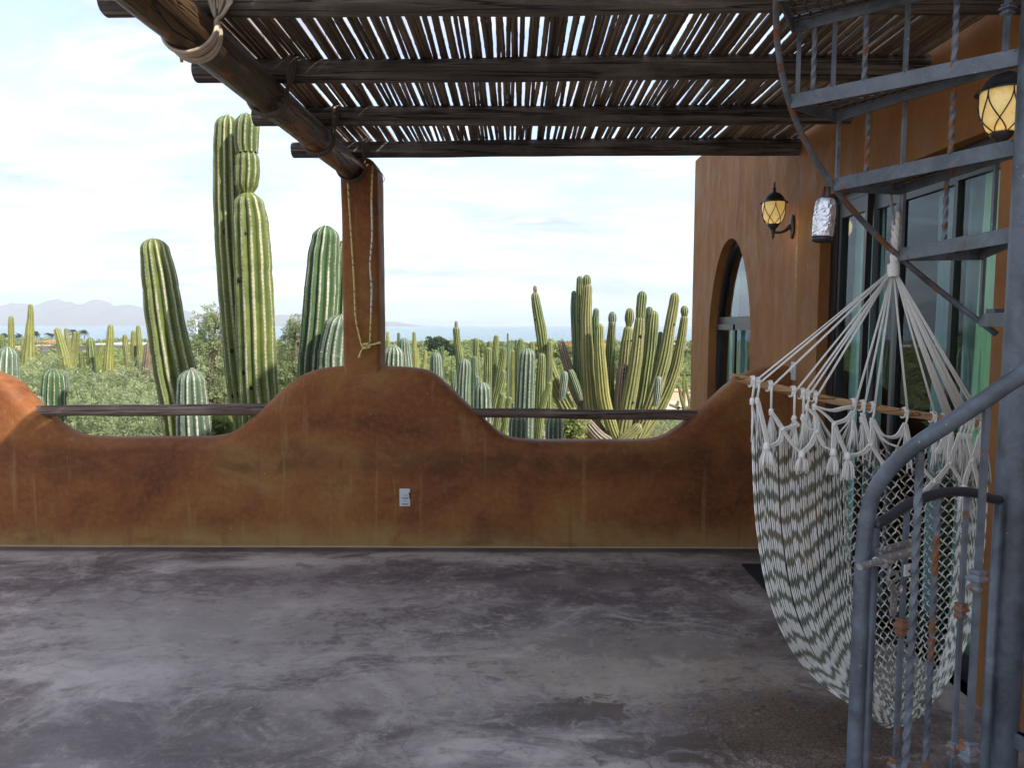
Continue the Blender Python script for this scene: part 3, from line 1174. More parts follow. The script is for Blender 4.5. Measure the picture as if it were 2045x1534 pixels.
def at_cyl(px, py, r=SR):
    d = ray(px, py)
    ox, oy = EYE.x - PX, EYE.y - PY
    A = d.x ** 2 + d.y ** 2
    B = 2 * (ox * d.x + oy * d.y)
    Cc = ox * ox + oy * oy - r * r
    disc = max(B * B - 4 * A * Cc, 0)
    t = (-B - sqrt(disc)) / (2 * A)
    return EYE + d * t


stair = thing('spiral_staircase', 'blue grey painted iron spiral staircase with rust spots beside the glass door', 'staircase', (PX, PY, 0))
pm = MB()
pm.tube([(PX, PY, z) for z in np.linspace(0, 3.9, 30)], PR, 28)
pm.lathe([(0.09, 0.0), (0.09, 0.012), (0.044, 0.013)], (PX, PY, 0), 24)
pm.build('center_pole', M_POLE, stair, sharp=40)


def bar(mbx, p0, p1, w, twisted=False, turns=2.6, n=24, jit=0.0):
    p0, p1 = Vector(p0), Vector(p1)
    if twisted:
        N = int(220 * (p1 - p0).length) + 12
        pts = [p0.lerp(p1, i / N) for i in range(N + 1)]
        mbx.tube(pts, w * 0.68, 4, True, twist=2 * pi * turns * (p1 - p0).length / N, square=True)
    else:
        pts = [p0.lerp(p1, i / n) for i in range(n + 1)]
        rr_ = [w * 0.68 * (1 + jit * mnoise.noise(Vector((i * 0.9, p0.x * 9, 1)))) for i in range(n + 1)]
        mbx.tube(pts, rr_, 4, True, square=True)


def collar(mbx, c, w, h=None):
    h = h or w * 1.1
    prof = [(0.42, .50), (0.62, .46), (0.62, .36), (0.5, .30), (0.80, .12), (0.80, .02), (0.46, -.08), (0.46, -.16), (0.66, -.24),
            (0.66, -.36), (0.42, -.5)]
    mbx.lathe([(r * w, z * h) for r, z in reversed(prof)], c, 4, phase=pi / 4 + 0.35)


def plate(mbx, a, b, h, t, z):
    """vertical flat plate from a to b, its top at z"""
    a, b = Vector(a), Vector(b)
    d = (b - a).normalized()
    nrm = Vector((-d.y, d.x, 0)) * t / 2
    zt, zb = z, z - h
    vs = []
    for p in (a, b):
        for s in (1, -1):
            for q in (zb, zt):
                vs.append((p.x + nrm.x * s, p.y + nrm.y * s, q))
    mbx.add(vs, [(0, 1, 3, 2), (4, 6, 7, 5), (0, 4, 5, 1), (2, 3, 7, 6), (0, 2, 6, 4), (1, 5, 7, 3)])


FL = 0.040
for k in range(1, 14):
    zk = RISE * k + Z0
    SR_ = SRT if k >= 7 else SR
    f0 = 89 + 24 * (8 - k)
    f1 = f0 + 24
    m = MB()
    a0, a1 = sp(f0, PR - 0.002, zk), sp(f1, PR - 0.002, zk)
    b0, b1 = sp(f0 + 0.3, SR_, zk), sp(f1 - 0.3, SR_, zk)
    plate(m, a0, b0, FL, 0.006, zk)
    plate(m, a1, b1, FL, 0.006, zk)
    plate(m, b0, b1, FL, 0.006, zk - 0.0005)
    for (p, q) in ((a0, b0), (a1, b1)):            # horizontal leg of the angle iron
        mid = (sp(f0 + 12, SR_ * 0.55, zk) - (p + q) / 2)
        mid.z = 0
        o = mid.normalized() * 0.026
        m.add([p + Vector((0, 0, -0.001)), q + Vector((0, 0, -0.001)), q + o + Vector((0, 0, -0.001)), p + o + Vector((0, 0, -0.001)),
               p + Vector((0, 0, -0.006)), q + Vector((0, 0, -0.006)), q + o + Vector((0, 0, -0.006)), p + o + Vector((0, 0, -0.006))],
              [(0, 1, 2, 3), (7, 6, 5, 4), (2, 6, 7, 3)])
    tr = m.build('tread', M_IRON, stair, smooth=False)
    mm = MB()
    nb = 17
    for i in range(nb):
        r = PR + 0.03 + (SR_ - PR - 0.05) * i / (nb - 1)
        p, q = sp(f0 + 0.8, r, zk - 0.011), sp(f1 - 0.8, r, zk - 0.011)
        for s in range(5):
            u, v = p.lerp(q, s / 5), p.lerp(q, (s + 1) / 5)
            off = Vector((-(v - u).y, (v - u).x, 0)).normalized() * 0.006 * (1 if s % 2 else -1)
            mm.tube([u + off, v - off], 0.0042, 4, square=True)
    for i in range(5):
        f = f0 + 24 * (i + 0.7) / 5.4
        mm.tube([sp(f, PR + 0.02, zk - 0.017), sp(f, SR_ - 0.01, zk - 0.017)], 0.003, 4)
    mm.build('tread_mesh', M_MESH, tr, smooth=False)
    tr.name = 'tread'

# bars that close the risers above and below the treads in view
spec = {11: [(.97, 0), (.86, 1), (.74, 0), (.60, 1), (.44, 0), (.25, 1)],
        10: [(.97, 0), (.89, 1), (.79, 0), (.64, 1), (.455, 0), (.25, 1)],
        9: [(.985, 0), (.79, 1), (.57, 0), (.31, 1)],
        8: [(.975, 0), (.56, 1), (.17, 0)],
        7: [(.97, 0), (.17, 0)],
        6: [(.97, 0), (.56, 1), (.25, 0)], 5: [(.97, 0), (.56, 1), (.25, 0)]}
for k, lst in spec.items():
    f = 89 + 24 * (8 - k)
    z0, z1 = RISE * k + Z0 - 0.002, RISE * (k + 1) + Z0 - FL + 0.004
    SR_ = SRT if k >= 7 else SR
    for fr0, tw in lst:
        bm_ = MB()
        r = PR + (SR_ - PR) * fr0
        bar(bm_, sp(f + 0.3, r, z0), sp(f + 0.3, r, z1), 0.0105 if not tw else 0.0115, bool(tw), turns=7)
        bm_.build('riser_bar', M_RUSTY if (tw and k in (8, 9)) else M_IRON, stair, sharp=30)

cb = MB()                                   # collared bar close to the pole, high up
p0 = sp(41.3, PR + 0.028, RISE * 10 + Z0)
bar(cb, p0, sp(41.3, PR + 0.028, RISE * 11 + Z0 - FL), 0.012)
collar(cb, sp(41.3, PR + 0.028, RISE * 10 + Z0 + 0.10), 0.026)
cb.build('riser_bar', M_IRON, stair, sharp=30)

hb = MB()                                   # thin helix bar through the tread tips
pts = [sp(f, SRT + 0.006, RISE * 8 + Z0 - 0.02 + (89 - f) / 24 * RISE) for f in np.linspace(118, -70, 70)]
hb.tube(pts, 0.0092, 8)
hb.build('tip_rail', M_RUSTY, stair)
bk = MB()
bk.box(sp(117, SRT - 0.035, RISE * 7 + Z0), (0.05, 0.03, 0.032), Matrix.Rotation(radians(20), 3, 'Z'))
bk.build('bracket', M_IRON, stair, smooth=False)

# handrail with its end post
rail_px = [(1737, 1010), (1748, 978), (1768, 947), (1800, 913), (1840, 882), (1895, 846), (1960, 803), (2010, 768), (2050, 742)]
rp = [at_cyl(*q) for q in rail_px]
post = at_cyl(1719, 1200)
bend = [Vector((post.x, post.y, z)) for z in (0.0, 0.2, 0.4, 0.6, 0.8, 0.95)] + [Vector((post.x * 0.7 + rp[0].x * 0.3, post.y * 0.7 + rp[0].y * 0.3, rp[0].z - 0.05))] + rp
a_last = math.degrees(atan2(rp[-1].y - PY, -(rp[-1].x - PX)))
zl = rp[-1].z
bend += [sp(a_last - 9 * i, SR, zl + 0.085 * i) for i in range(1, 11)]
hm = MB()
hm.tube(catmull(bend, 150), 0.0162, 16)
hm.build('handrail', M_POLE, stair)
for px_, py_, tw in ((1838, 902, True), (1972, 800, False)):
    tp = at_cyl(px_, py_)
    b_ = MB()
    if tw:
        bar(b_, (tp.x, tp.y, 0.06), (tp.x, tp.y, tp.z - 0.05), 0.0125, True, turns=7)
        bar(b_, (tp.x, tp.y, tp.z - 0.06), (tp.x, tp.y, tp.z), 0.0125)
    else:
        bar(b_, (tp.x, tp.y, 0.06), (tp.x, tp.y, tp.z), 0.0108, False, n=60, jit=0.10)
    o = b_.build('baluster', M_IRON, stair, sharp=30)
    if not tw:
        for cy_ in (1163, 1506):
            dn = at_cyl(1967 if cy_ == 1163 else 1948, cy_)
            k_ = MB()
            collar(k_, (tp.x, tp.y, dn.z), 0.027, 0.045)
            k_.build('collar', M_COLLAR, o, smooth=False)
for i in range(1, 5):
    f = a_last - 6 - 11 * (i - 1)
    b_ = MB()
    bar(b_, sp(f, SR, 0.06 if f > 255 else 0.43), sp(f, SR, zl + 0.085 * (a_last - f) / 9), 0.0108, i % 2 == 1, turns=7)
    b_.build('baluster', M_IRON, stair, sharp=30)

# gate between end post and pole
gv = Vector((PX - post.x, PY - post.y, 0)).normalized()
gn = Vector((gv.y, -gv.x, 0))
GP = Vector((post.x, post.y, 0))


def gat(px, py, off=0.0):
    return at_plane(px, py, GP + gn * off, gn)


gs0 = GP + gv * 0.0335
gw = (Vector((PX, PY, 0)) - GP).length
gs1 = GP + gv * (gw - PR - 0.020)
gate = MB()
apx = [(1757, 1048), (1775, 1034), (1800, 1016), (1835, 998), (1875, 986), (1912, 982), (1950, 986), (1978, 996)]
arc = [gat(*q) for q in apx]
arc[0] = Vector((gs0.x, gs0.y, arc[0].z))
top1 = gat(1996, 1008)
arc.append(Vector((gs1.x, gs1.y, top1.z + 0.012)))
gate.tube(catmull(arc, 30), 0.0118, 12)
g_o = gate.build('gate', M_DARKTUBE, stair)
for gs, ztp, r in ((gs0, arc[0].z - 0.004, 0.0125), (gs1, top1.z + 0.008, 0.0115)):
    s_ = MB()
    s_.tube([(gs.x, gs.y, 0.05), (gs.x, gs.y, 0.4), (gs.x, gs.y, ztp)], r, 12)
    s_.build('gate_stile', M_POLE, g_o)
s_ = MB()
s_.tube([Vector((gs0.x, gs0.y, 0.062)), Vector((gs1.x, gs1.y, 0.062))], 0.011, 10)
s_.build('gate_bottom_rail', M_POLE, g_o)


def arc_z(p):
    return min(arc, key=lambda q: (q.xy - p.xy).length).z


for px_, tw, cols, mt in ((1803, 0, (1252, 1526), M_IRON), (1864, 1, (), M_RUSTY), (1920, 0, (1220, 1491), M_IRON)):
    p = gat(px_, 1200)
    zt_ = arc_z(p) - 0.004
    b_ = MB()
    bar(b_, (p.x, p.y, 0.06), (p.x, p.y, zt_), 0.0105 if not tw else 0.0115, bool(tw), turns=7, n=50, jit=0.08)
    o = b_.build('gate_bar', mt, g_o, sharp=30)
    for cy_ in cols:
        q = gat(px_, cy_)
        collar(k_ := MB(), (p.x, p.y, q.z), 0.0235, 0.042)
        c_ = k_.build('gate_collar', M_COLLAR, g_o, smooth=False)
# sliding bolt
lt = MB()
q0, q1 = gat(1748, 1098, 0.022), gat(1824, 1076, 0.022)
q2, q3 = gat(1824, 1100, 0.022), gat(1752, 1122, 0.022)
lt.add([q0, q1, q2, q3] + [q + gn * -0.004 for q in (q0, q1, q2, q3)],
       [(0, 1, 2, 3), (7, 6, 5, 4), (0, 4, 5, 1), (2, 6, 7, 3), (1, 5, 6, 2), (0, 3, 7, 4)])
lt.tube([gat(1716, 1133, 0.036), gat(1752, 1122, 0.036)], 0.0075, 10)
lt.tube([gat(1750, 1122, 0.034), gat(1775, 1115, 0.034), gat(1822, 1101, 0.034)], 0.0105, 10)
lt.tube([gat(1762, 1124, 0.034), gat(1773, 1120, 0.034)], 0.0135, 10)
for a, b in (((1777, 1130), (1772, 1160)), ((1772, 1160), (1782, 1178)), ((1782, 1178), (1797, 1186)), ((1797, 1186), (1800, 1170)),
             ((1777, 1150), (1790, 1142)), ((1790, 1142), (1793, 1156)), ((1793, 1156), (1776, 1166))):
    lt.tube([gat(*a, 0.030), gat(*b, 0.030)], 0.0042, 6)
lt.box(gat(1785, 1200, 0.018), (0.020, 0.004, 0.07), Matrix.Rotation(atan2(gv.y, gv.x), 3, 'Z'))
lt.build('gate_bolt', M_STEEL, g_o, sharp=40)
lt = MB()
lt.box(gat(1812, 1139, 0.018), (0.021, 0.004, 0.027), Matrix.Rotation(atan2(gv.y, gv.x), 3, 'Z'))
lt.build('gate_keeper', M_PLASTIC, g_o, smooth=False)
lt = MB()
lt.lathe([(0.0032, 0), (0.0032, 0.0012)], gat(1816, 1141, 0.0205), 10, axis=gn)
lt.build('screw_hole', M_SLOT, g_o)

# ------------------------------------------------------------------ hammock chair
HY = 2.45
hpt = at(1786, 540, Y=HY)
ham = thing('hammock_chair', 'white and sage striped cotton hammock chair hanging from the stair tread', 'hammock chair', (hpt.x, HY, 0.17))
WHITE, SAGE = (0.84, 0.83, 0.77), (0.185, 0.205, 0.150)
LAV = (0.62, 0.61, 0.60)


def hy(px):
    """the spreader bar runs slightly away from the viewer to the right"""
    return HY - 0.05 + 0.10 * (px - 1465) / 500.0


bar_px = [(1459, 753), (1490, 759), (1540, 772), (1600, 786), (1660, 799), (1720, 810), (1790, 822), (1870, 834), (1930, 843), (1972, 848)]
bm_ = MB()
bpts = [at(px, py, Y=hy(px)) for px, py in bar_px]
bm_.tube(catmull(bpts, 40), 0.0132, 12)
mid = (bpts[0] + bpts[-1]) / 2
bo = bm_.build('spreader_bar', M_BAR, ham)


def bar_y(px):
    for (x0, y0), (x1, y1) in zip(bar_px, bar_px[1:]):
        if x0 <= px <= x1:
            return y0 + (y1 - y0) * (px - x0) / (x1 - x0)
    return bar_px[-1][1]


# rope over the tread corner, braided drop, knot
rm_ = MB()
top = sp(88.4, SRT + 0.012, RISE * 9 + Z0 - FL - 0.004)
kp = at(1783, 545, Y=HY + 0.02)
for s in (-1, 1):
    path = [top + Vector((0.014 * s, 0.0, 0.03)), at(1779 + 22 * (s > 0), 392, Y=HY + 0.012), at(1784 + 10 * (s > 0), 432, Y=HY + 0.012),
            at(1786 + 4 * (s > 0), 440, Y=HY + 0.012), at(1783, 520, Y=HY + 0.025)]
    rm_.tube(catmull(path, 20), 0.0052, 8)
rm_.build('grey_rope', plain('grey_rope', (0.30, 0.30, 0.29), 0.9, 0.1, 0, 0.4, 200), ham)
rm_ = MB()
for s in range(3):
    pts = []
    for i in range(31):
        t = i / 30
        c = at(1790 - 7 * t, 424 + 112 * t, Y=HY + 0.02)
        a = t * 14 + s * 2.1
        pts.append(c + Vector((0.0058 * cos(a), 0.005 * sin(a) - 0.004, 0)))
    rm_.tube(pts, 0.0078, 8)
for i in range(8):
    t = i / 7
    c = at(1784, 528 + 22 * t, Y=HY + 0.015)
    r = 0.0165 - 0.002 * abs(t - 0.5)
    rm_.tube([c + Vector((r * cos(a), r * 0.9 * sin(a), 0.002 * cos(a))) for a in np.linspace(0, 2 * pi, 17)], 0.0035, 6)
rm_.build('hanging_rope', M_COTTON, ham)

# fan of cords down to the bar: (px on the bar, knot drop px, width factor)
cords = [(1503, 28, 1.0), (1513, 24, 1.0), (1538, 40, 1.0), (1584, 43, 1.0), (1602, 36, 1.0), (1612, 14, 1.0), (1627, 10, 1.0),
         (1704, 10, 1.0), (1722, 16, 1.0), (1742, 20, 1.0), (1808, 20, 1.0), (1864, 14, 1.0), (1886, 16, 1.3), (1893, 16, 1.3),
         (1900, 18, 1.2), (1917, 18, 1.4), (1924, 18, 1.2), (1931, 18, 1.2), (1939, 18, 1.2), (1956, 18, 1.2), (1965, 18, 1.0)]
knots = []
for px_, drop, wf in cords:
    by = bar_y(px_)
    y_ = hy(px_)
    bp = at(px_, by, Y=y_)
    d = Vector((0, -0.0150, 0))
    cm = MB()
    s0 = kp + Vector((0.010 * (px_ - 1735) / 230, 0.003 * rnd.uniform(-1, 1), 0.004))
    for s in (-1, 1):
        o = Vector((0.0021 * s * wf, 0, 0))
        sag = Vector((0, 0, -0.004 * rnd.random()))
        cm.tube([s0 + o * 0.4, (s0 * 0.5 + (bp + d) * 0.5) + o * 0.8 + sag, bp + d + o], 0.0020 * (0.8 + 0.25 * wf), 6)
    # wraps round the bar
    for w in range(3):
        c = bp + Vector((-0.0035 + 0.0045 * (w - 1), 0, 0.001 * w))
        cm.tube([c + Vector((0.002 * sin(a), -0.0165 * cos(a), 0.0165 * sin(a))) for a in np.linspace(0, 2 * pi, 15)], 0.0031, 6)
    kz = at(px_ - 1 + 3 * (drop > 30), by + 10 + drop, Y=y_ - 0.012)
    cm.tube([bp + d, bp + Vector((0, -0.014, -0.016)), kz], 0.0040, 6)
    cm.build('cord', M_COTTON, ham)
    km = MB()
    km.lathe([(0.003, 0.010), (0.0068, 0.0075), (0.0084, 0.002), (0.0078, -0.005), (0.0068, -0.009), (0.0080, -0.013)], kz, 10)
    km.build('knot', M_COTTON, ham)
    knots.append((px_, by + 10 + drop, kz - Vector((0, 0, 0.010))))

# the body: outline in the photograph turned into a hanging sling with depth
Lp = [(1500, 812), (1502, 850), (1503, 900), (1505, 960), (1509, 1030), (1516, 1090), (1526, 1150), (1543, 1215), (1566, 1270),
      (1597, 1320), (1640, 1366), (1690, 1402), (1745, 1430)]
Rp = [(1972, 862), (1974, 905), (1973, 960), (1971, 1010), (1968, 1060), (1964, 1110), (1958, 1160), (1950, 1210), (1938, 1260),
      (1920, 1310), (1897, 1355), (1873, 1392), (1845, 1425)]


def curve2(P, t):
    q = catmull_cache.setdefault(id(P), catmull([Vector((a, b, 0)) for a, b in P], 60))
    x = max(0.0, min(0.9999, t)) * 60
    i = int(x)
    return q[i].lerp(q[i + 1], x - i)


catmull_cache = {}


def surf(u, v, off=0.0):
    a, b = curve2(Lp, v), curve2(Rp, v)
    p = a.lerp(b, u)
    sag = 26 * sin(pi * u) * max(0, v - 0.72) / 0.28
    px, py = p.x, p.y + sag
    bulge = sin(pi * min(1, v * 1.05)) * (0.30 * sin(pi * u) ** 0.8) - 0.14 * sin(pi * v) * (1 - u) ** 2
    Y = HY - 0.02 + 0.06 * u + bulge * (1 - 0.35 * max(0, v - 0.6) / 0.4) - 0.10 * max(0, v - 0.75) / 0.25
    w = 0.014 * sin(u * 26 + v * 5) + 0.010 * mnoise.noise(Vector((u * 14, v * 6, 0.7))) + 0.006 * sin(u * 67 + v * 2)
    return at(px, py, Y=Y + w + off)


def zig(u):
    if u < 0.07:
        return 0.012 - 0.30 * u
    if u < 0.125:
        return -0.009 + 0.45 * (u - 0.07)
    if u < 0.20:
        return 0.0158 - 0.20 * (u - 0.125)
    if u < 0.34:
        return 0.0008 - 0.62 * (u - 0.20)
    return -0.086 - 0.25 * (u - 0.34)


def dye(u, v, jit):
    wav = 0.016 * mnoise.noise(Vector((u * 7, v * 5, 1.3))) + 0.006 * mnoise.noise(Vector((u * 19, v * 12, 4.1)))
    ph = (v - zig(u) + jit + wav) * 17.0
    f = ph - math.floor(ph)
    duty = 0.40 + 0.12 * mnoise.noise(Vector((u * 9, math.floor(ph) * 1.7, 2)))
    return SAGE if f < (duty if v > 0.10 else 0.25) else WHITE


dm = MB()
NU = 47


def near_knot(px, py):
    return min(knots, key=lambda k: abs(k[0] - px))


def strand(u, v0, v1, n, r, jit, fan=True):
    pts, cols = [], []
    if fan:
        p0 = curve2(Lp, 0).lerp(curve2(Rp, 0), u)
        k = near_knot(p0.x, p0.y)
        pts.append(k[2])
        cols.append(WHITE)
    for i in range(n + 1):
        v = v0 + (v1 - v0) * i / n
        pts.append(surf(u, v) + Vector((0, 0.002 * rnd.uniform(-1, 1), 0)))
        cols.append(dye(u, v, jit))
    dm.tube(pts, r, 4, True, col=cols)


for i in range(NU):                                   # dense left band
    u = max(0, 0.40 * (i + (rnd.uniform(-0.28, 0.28) if i else 0)) / (NU - 1))
    strand(u, 0.055 + 0.03 * rnd.random(), 1.0, 92, 0.0027, rnd.gauss(0, 0.0065))
for i in range(26):                                   # dense right band
    u = 0.875 + 0.125 * i / 25
    strand(u, 0.05 + 0.03 * rnd.random(), 1.0, 84, 0.0027, rnd.gauss(0, 0.009))
dens = dm.build('woven_band', M_YARN, ham, attr='dye', smooth=True)
dens['kind'] = 'stuff'

nm = MB()                                             # open netting in the middle
ncol = 25
nrow = 50
for c in range(ncol):
    pts, cols = [], []
    sgn = 1 if c % 2 else -1
    u0 = 0.39 + 0.50 * c / (ncol - 1)
    du = 0.50 / (ncol - 1) * 0.5
    p0 = curve2(Lp, 0).lerp(curve2(Rp, 0), u0)
    pts.append(near_knot(p0.x, 0)[2])
    cols.append(WHITE)
    jv = rnd.uniform(-0.006, 0.006)
    for r in range(nrow + 1):
        vv = 0.085 + (0.985 - 0.085) * r / nrow + jv
        s = sgn * (1 if r % 2 else -1)
        for q, e in ((0.0, 0.88), (0.30, 0.88), (0.5, 0.0)):
            v = vv + q * 0.9 / nrow * 1.0
            uu = u0 + du * s * e + 0.002 * mnoise.noise(Vector((c * 3.1, r * 1.7, 0)))
            pts.append(surf(min(max(uu, 0), 1), v))
            cols.append(WHITE if (r + c // 3) % 2 else (0.26, 0.28, 0.18))
    nm.tube(pts, 0.0027, 4, True, col=cols)
net = nm.build('open_netting', M_YARN, ham, attr='dye')
net['kind'] = 'stuff'

rb_m = MB()                                           # bottom roll where the bands turn under
for i in range(26):
    t = i / 25
    pts, cols = [], []
    for j in range(41):
        u = j / 40
        p = surf(u, 0.985)
        e = Vector((0, 0.10 * t, -0.006 - 0.030 * sin(pi * t) * (0.45 + 0.55 * sin(pi * u)) + 0.05 * t * (1 - sin(pi * u))))
        pts.append(p + e)
        cols.append(SAGE if ((u * 9 + 0.35 * t + rnd.uniform(-.03, .03)) % 1) < 0.45 else WHITE)
    rb_m.tube(pts, 0.0029, 4, True, col=cols)
rb_o = rb_m.build('bottom_roll', M_YARN, ham, attr='dye')
rb_o['kind'] = 'stuff'

# bunches below the knots
bn = MB()
for px_, ky, kz in knots:
    for s in range(14):
        ang = rnd.uniform(-1, 1)
        L = rnd.uniform(30, 80)
        lo_ = -0.15 if px_ < 1530 else -1
        ang = max(ang, lo_)
        e = at(px_ + ang * 16 * (0.4 + L / 130), ky + 12 + L, Y=hy(px_) - 0.012 + 0.01 * rnd.random())
        m1 = kz.lerp(e, 0.45) + Vector((0.0, -0.010, 0))
        cc = WHITE if rnd.random() < 0.72 else LAV
        bn.tube(catmull([kz, m1, e], 6), 0.0030, 4, True, col=[cc] * 5 + [WHITE if rnd.random() < 0.6 else SAGE] * 2)
bo_ = bn.build('strand_bunches', M_YARN, ham, attr='dye')
bo_['kind'] = 'stuff'

# macrame fringe: swags and tassels
sw = [[(1513, 800), (1525, 850), (1533, 890)], [(1540, 822), (1556, 845), (1563, 857)], [(1584, 838), (1592, 848), (1580, 853), (1563, 857)],
      [(1563, 857), (1556, 882), (1533, 893)], [(1563, 857), (1580, 885), (1601, 906)], [(1602, 835), (1612, 853), (1631, 862)],
      [(1612, 815), (1630, 835), (1631, 862)], [(1631, 862), (1620, 886), (1601, 906)], [(1631, 862), (1645, 890), (1664, 901)],
      [(1627, 812), (1648, 828), (1666, 846)], [(1704, 822), (1690, 838), (1666, 846)], [(1627, 812), (1660, 820), (1685, 815), (1704, 812)],
      [(1666, 846), (1665, 875), (1664, 901)], [(1666, 846), (1678, 880), (1692, 910)],
      [(1722, 826), (1732, 860), (1739, 888)], [(1742, 836), (1742, 860), (1739, 888)], [(1739, 888), (1722, 905), (1692, 910)],
      [(1739, 888), (1757, 915), (1782, 944)], [(1739, 888), (1765, 930), (1772, 950)], [(1742, 836), (1762, 868), (1790, 872), (1808, 846)],
      [(1742, 836), (1766, 880), (1800, 895)], [(1808, 846), (1813, 870), (1818, 890)],
      [(1886, 868), (1880, 890), (1870, 905)], [(1900, 870), (1896, 900), (1897, 925)], [(1917, 868), (1905, 900), (1897, 925)],
      [(1897, 925), (1880, 948), (1866, 962)], [(1897, 925), (1912, 950), (1922, 966)], [(1931, 870), (1938, 895), (1942, 918)],
      [(1956, 872), (1950, 895), (1942, 918)], [(1942, 918), (1930, 950), (1925, 975)], [(1942, 918), (1950, 950), (1955, 975)],
      [(1866, 962), (1850, 945), (1840, 930)], [(1866, 962), (1852, 975), (1845, 985)]]
fm = MB()
for pl in sw:
    for s in (-1.2, 0.2, 1.4):
        ptsw = [at(x + 2.6 * s, y + 1.2 * s, Y=hy(x) - 0.075 + 0.004 * s) for x, y in pl]
        fm.tube(catmull(ptsw, 12), 0.0031, 5)
for x, y in ((1563, 857), (1631, 862), (1666, 846), (1739, 888), (1897, 925), (1942, 918), (1866, 962)):
    fm.sphere(at(x, y, Y=hy(x) - 0.078), 0.0085, 8, 5)
fm.build('macrame_fringe', M_COTTON, ham)['kind'] = 'stuff'
for x, y, L in ((1531, 888, 42), (1601, 904, 40), (1664, 900, 46), (1692, 908, 48), (1925, 972, 50)):
    tm = MB()
    c = at(x, y, Y=hy(x) - 0.08)
    tm.lathe([(0.005, 0.008), (0.0105, 0.002), (0.0105, -0.008), (0.0125, -0.016)], c, 10)
    for s in range(26):
        ex = x + rnd.uniform(-1, 1) * 14
        ey = y + L + rnd.uniform(-5, 4)
        e = at(ex, ey, Y=hy(x) - 0.08 + rnd.gauss(0, 0.009))
        tm.tube(catmull([c - Vector((0, 0, 0.008)), c.lerp(e, 0.5) + Vector(((ex - x) * 0.0004, -0.003, 0)), e], 5), 0.0026, 4)
    tm.build('tassel', M_COTTON, ham)

# ------------------------------------------------------------------ lanterns on the house wall
def amber():
    t = NT('lit_amber_glass', 0.35, 0.5)
    n = t.noise(t.obj(), 26, 5, 0.65, 0.6)
    col = t.mix(t.rng(n, 0.3, 0.7), (0.85, 0.55, 0.16), (0.95, 0.78, 0.40))
    t.color(col)
    d = t.dist(t.obj(), (-0.13, -0.02, 0.02), (1, 1, 0.8))
    t.put(t.b.inputs['Emission Color'], t.mix(t.rng(n, 0.3, 0.7), (1.0, 0.60, 0.13), (1.0, 0.78, 0.32)))
    t.b.inputs['Emission Strength'].default_value = 0.12
    t.b.inputs['Subsurface Weight'].default_value = 0.15
    return t.m


M_AMBER = amber()


def lantern(y, zc, label):
    L = thing('wall_lantern', label, 'lantern', (XH, y, zc), 'wall lanterns on the house wall')
    cx = XH - 0.132
    c = Vector((cx, y, zc))
    g = MB()
    gp_ = [(0.070, 0.072), (0.0725, 0.055), (0.0725, 0.02), (0.069, -0.012), (0.061, -0.042), (0.048, -0.066), (0.034, -0.078)]
    g.lathe(list(reversed(gp_)), c, 28)
    g.build('glass_globe', M_AMBER, L)
    k = MB()
    k.lathe([(0.006, 0.196), (0.004, 0.19), (0.007, 0.178), (0.004, 0.168), (0.010, 0.160), (0.013, 0.152), (0.008, 0.143), (0.011, 0.136),
             (0.017, 0.130), (0.036, 0.122), (0.055, 0.104), (0.066, 0.084), (0.070, 0.076), (0.089, 0.066), (0.090, 0.061), (0.074, 0.064),
             (0.02, 0.070)][::-1], c, 28)
    k.build('cap', M_BLACK, L, sharp=50)
    k = MB()
    k.lathe([(0.036, -0.074), (0.040, -0.080), (0.032, -0.092), (0.018, -0.106), (0.013, -0.125), (0.015, -0.134), (0.008, -0.146), (0.010, -0.156),
             (0.004, -0.170), (0.001, -0.176)][::-1], c, 20)
    k.build('bottom_cup', M_BLACK, L)

    def gr(z):
        pr = sorted(gp_, key=lambda q: q[1])
        for (r0, z0), (r1, z1) in zip(pr, pr[1:]):
            if z0 <= z <= z1:
                return r0 + (r1 - r0) * (z - z0) / (z1 - z0)
        return pr[-1][0] if z > pr[-1][1] else pr[0][0]
    k = MB()
    for i in range(6):
        a0 = 2 * pi * i / 6 + 0.35
        for s in (-1, 1):
            pts = []
            for j in range(15):
                t = j / 14
                z = 0.072 - 0.150 * t
                a = a0 + s * (0.0 if t < 0.12 else (pi / 6) * ((t - 0.12) / 0.88) ** 1.7 * 1.9)
                r = gr(z) + 0.003
                pts.append(c + Vector((r * cos(a), r * sin(a), z)))
            k.tube(pts, 0.0024, 5)
    k.build('cage', M_BLACK, L)
    k = MB()
    k.tube(catmull([c + Vector((0.008, 0, -0.128)), c + Vector((0.045, 0, -0.130)), c + Vector((0.078, 0, -0.118)),
                    c + Vector((0.105, 0, -0.095)), c + Vector((0.122, 0, -0.085))], 14),
           [0.0085 + 0.0105 * (max(0, i - 5) / 9) ** 1.5 for i in range(15)], 10)
    k.build('arm', M_BLACK, L)
    k = MB()
    rg_ = []
    for dx, s in ((-0.001, 1.0), (-0.012, 1.0), (-0.016, 0.86), (-0.022, 0.5)):
        rg_.append([Vector((XH + dx, y + 0.036 * s * cos(2 * pi * j / 20), zc - 0.093 + 0.076 * s * (sin(2 * pi * j / 20)) * (1 if abs(sin(2 * pi * j / 20)) < .99 else 1.03))) for j in range(20)])
    k.loft(rg_)
    k.build('back_plate', M_BLACK, L, sharp=40)
    bl = bpy.data.lights.new('lantern_bulb', 'POINT')
    bl.energy = 0.35
    bl.color = (1.0, 0.66, 0.25)
    bl.shadow_soft_size = 0.08
    lo = bpy.data.objects.new('lantern_bulb', bl)
    C.objects.link(lo)
    lo.parent = L
    lo.location = (-0.132, 0, -0.10)
    return L


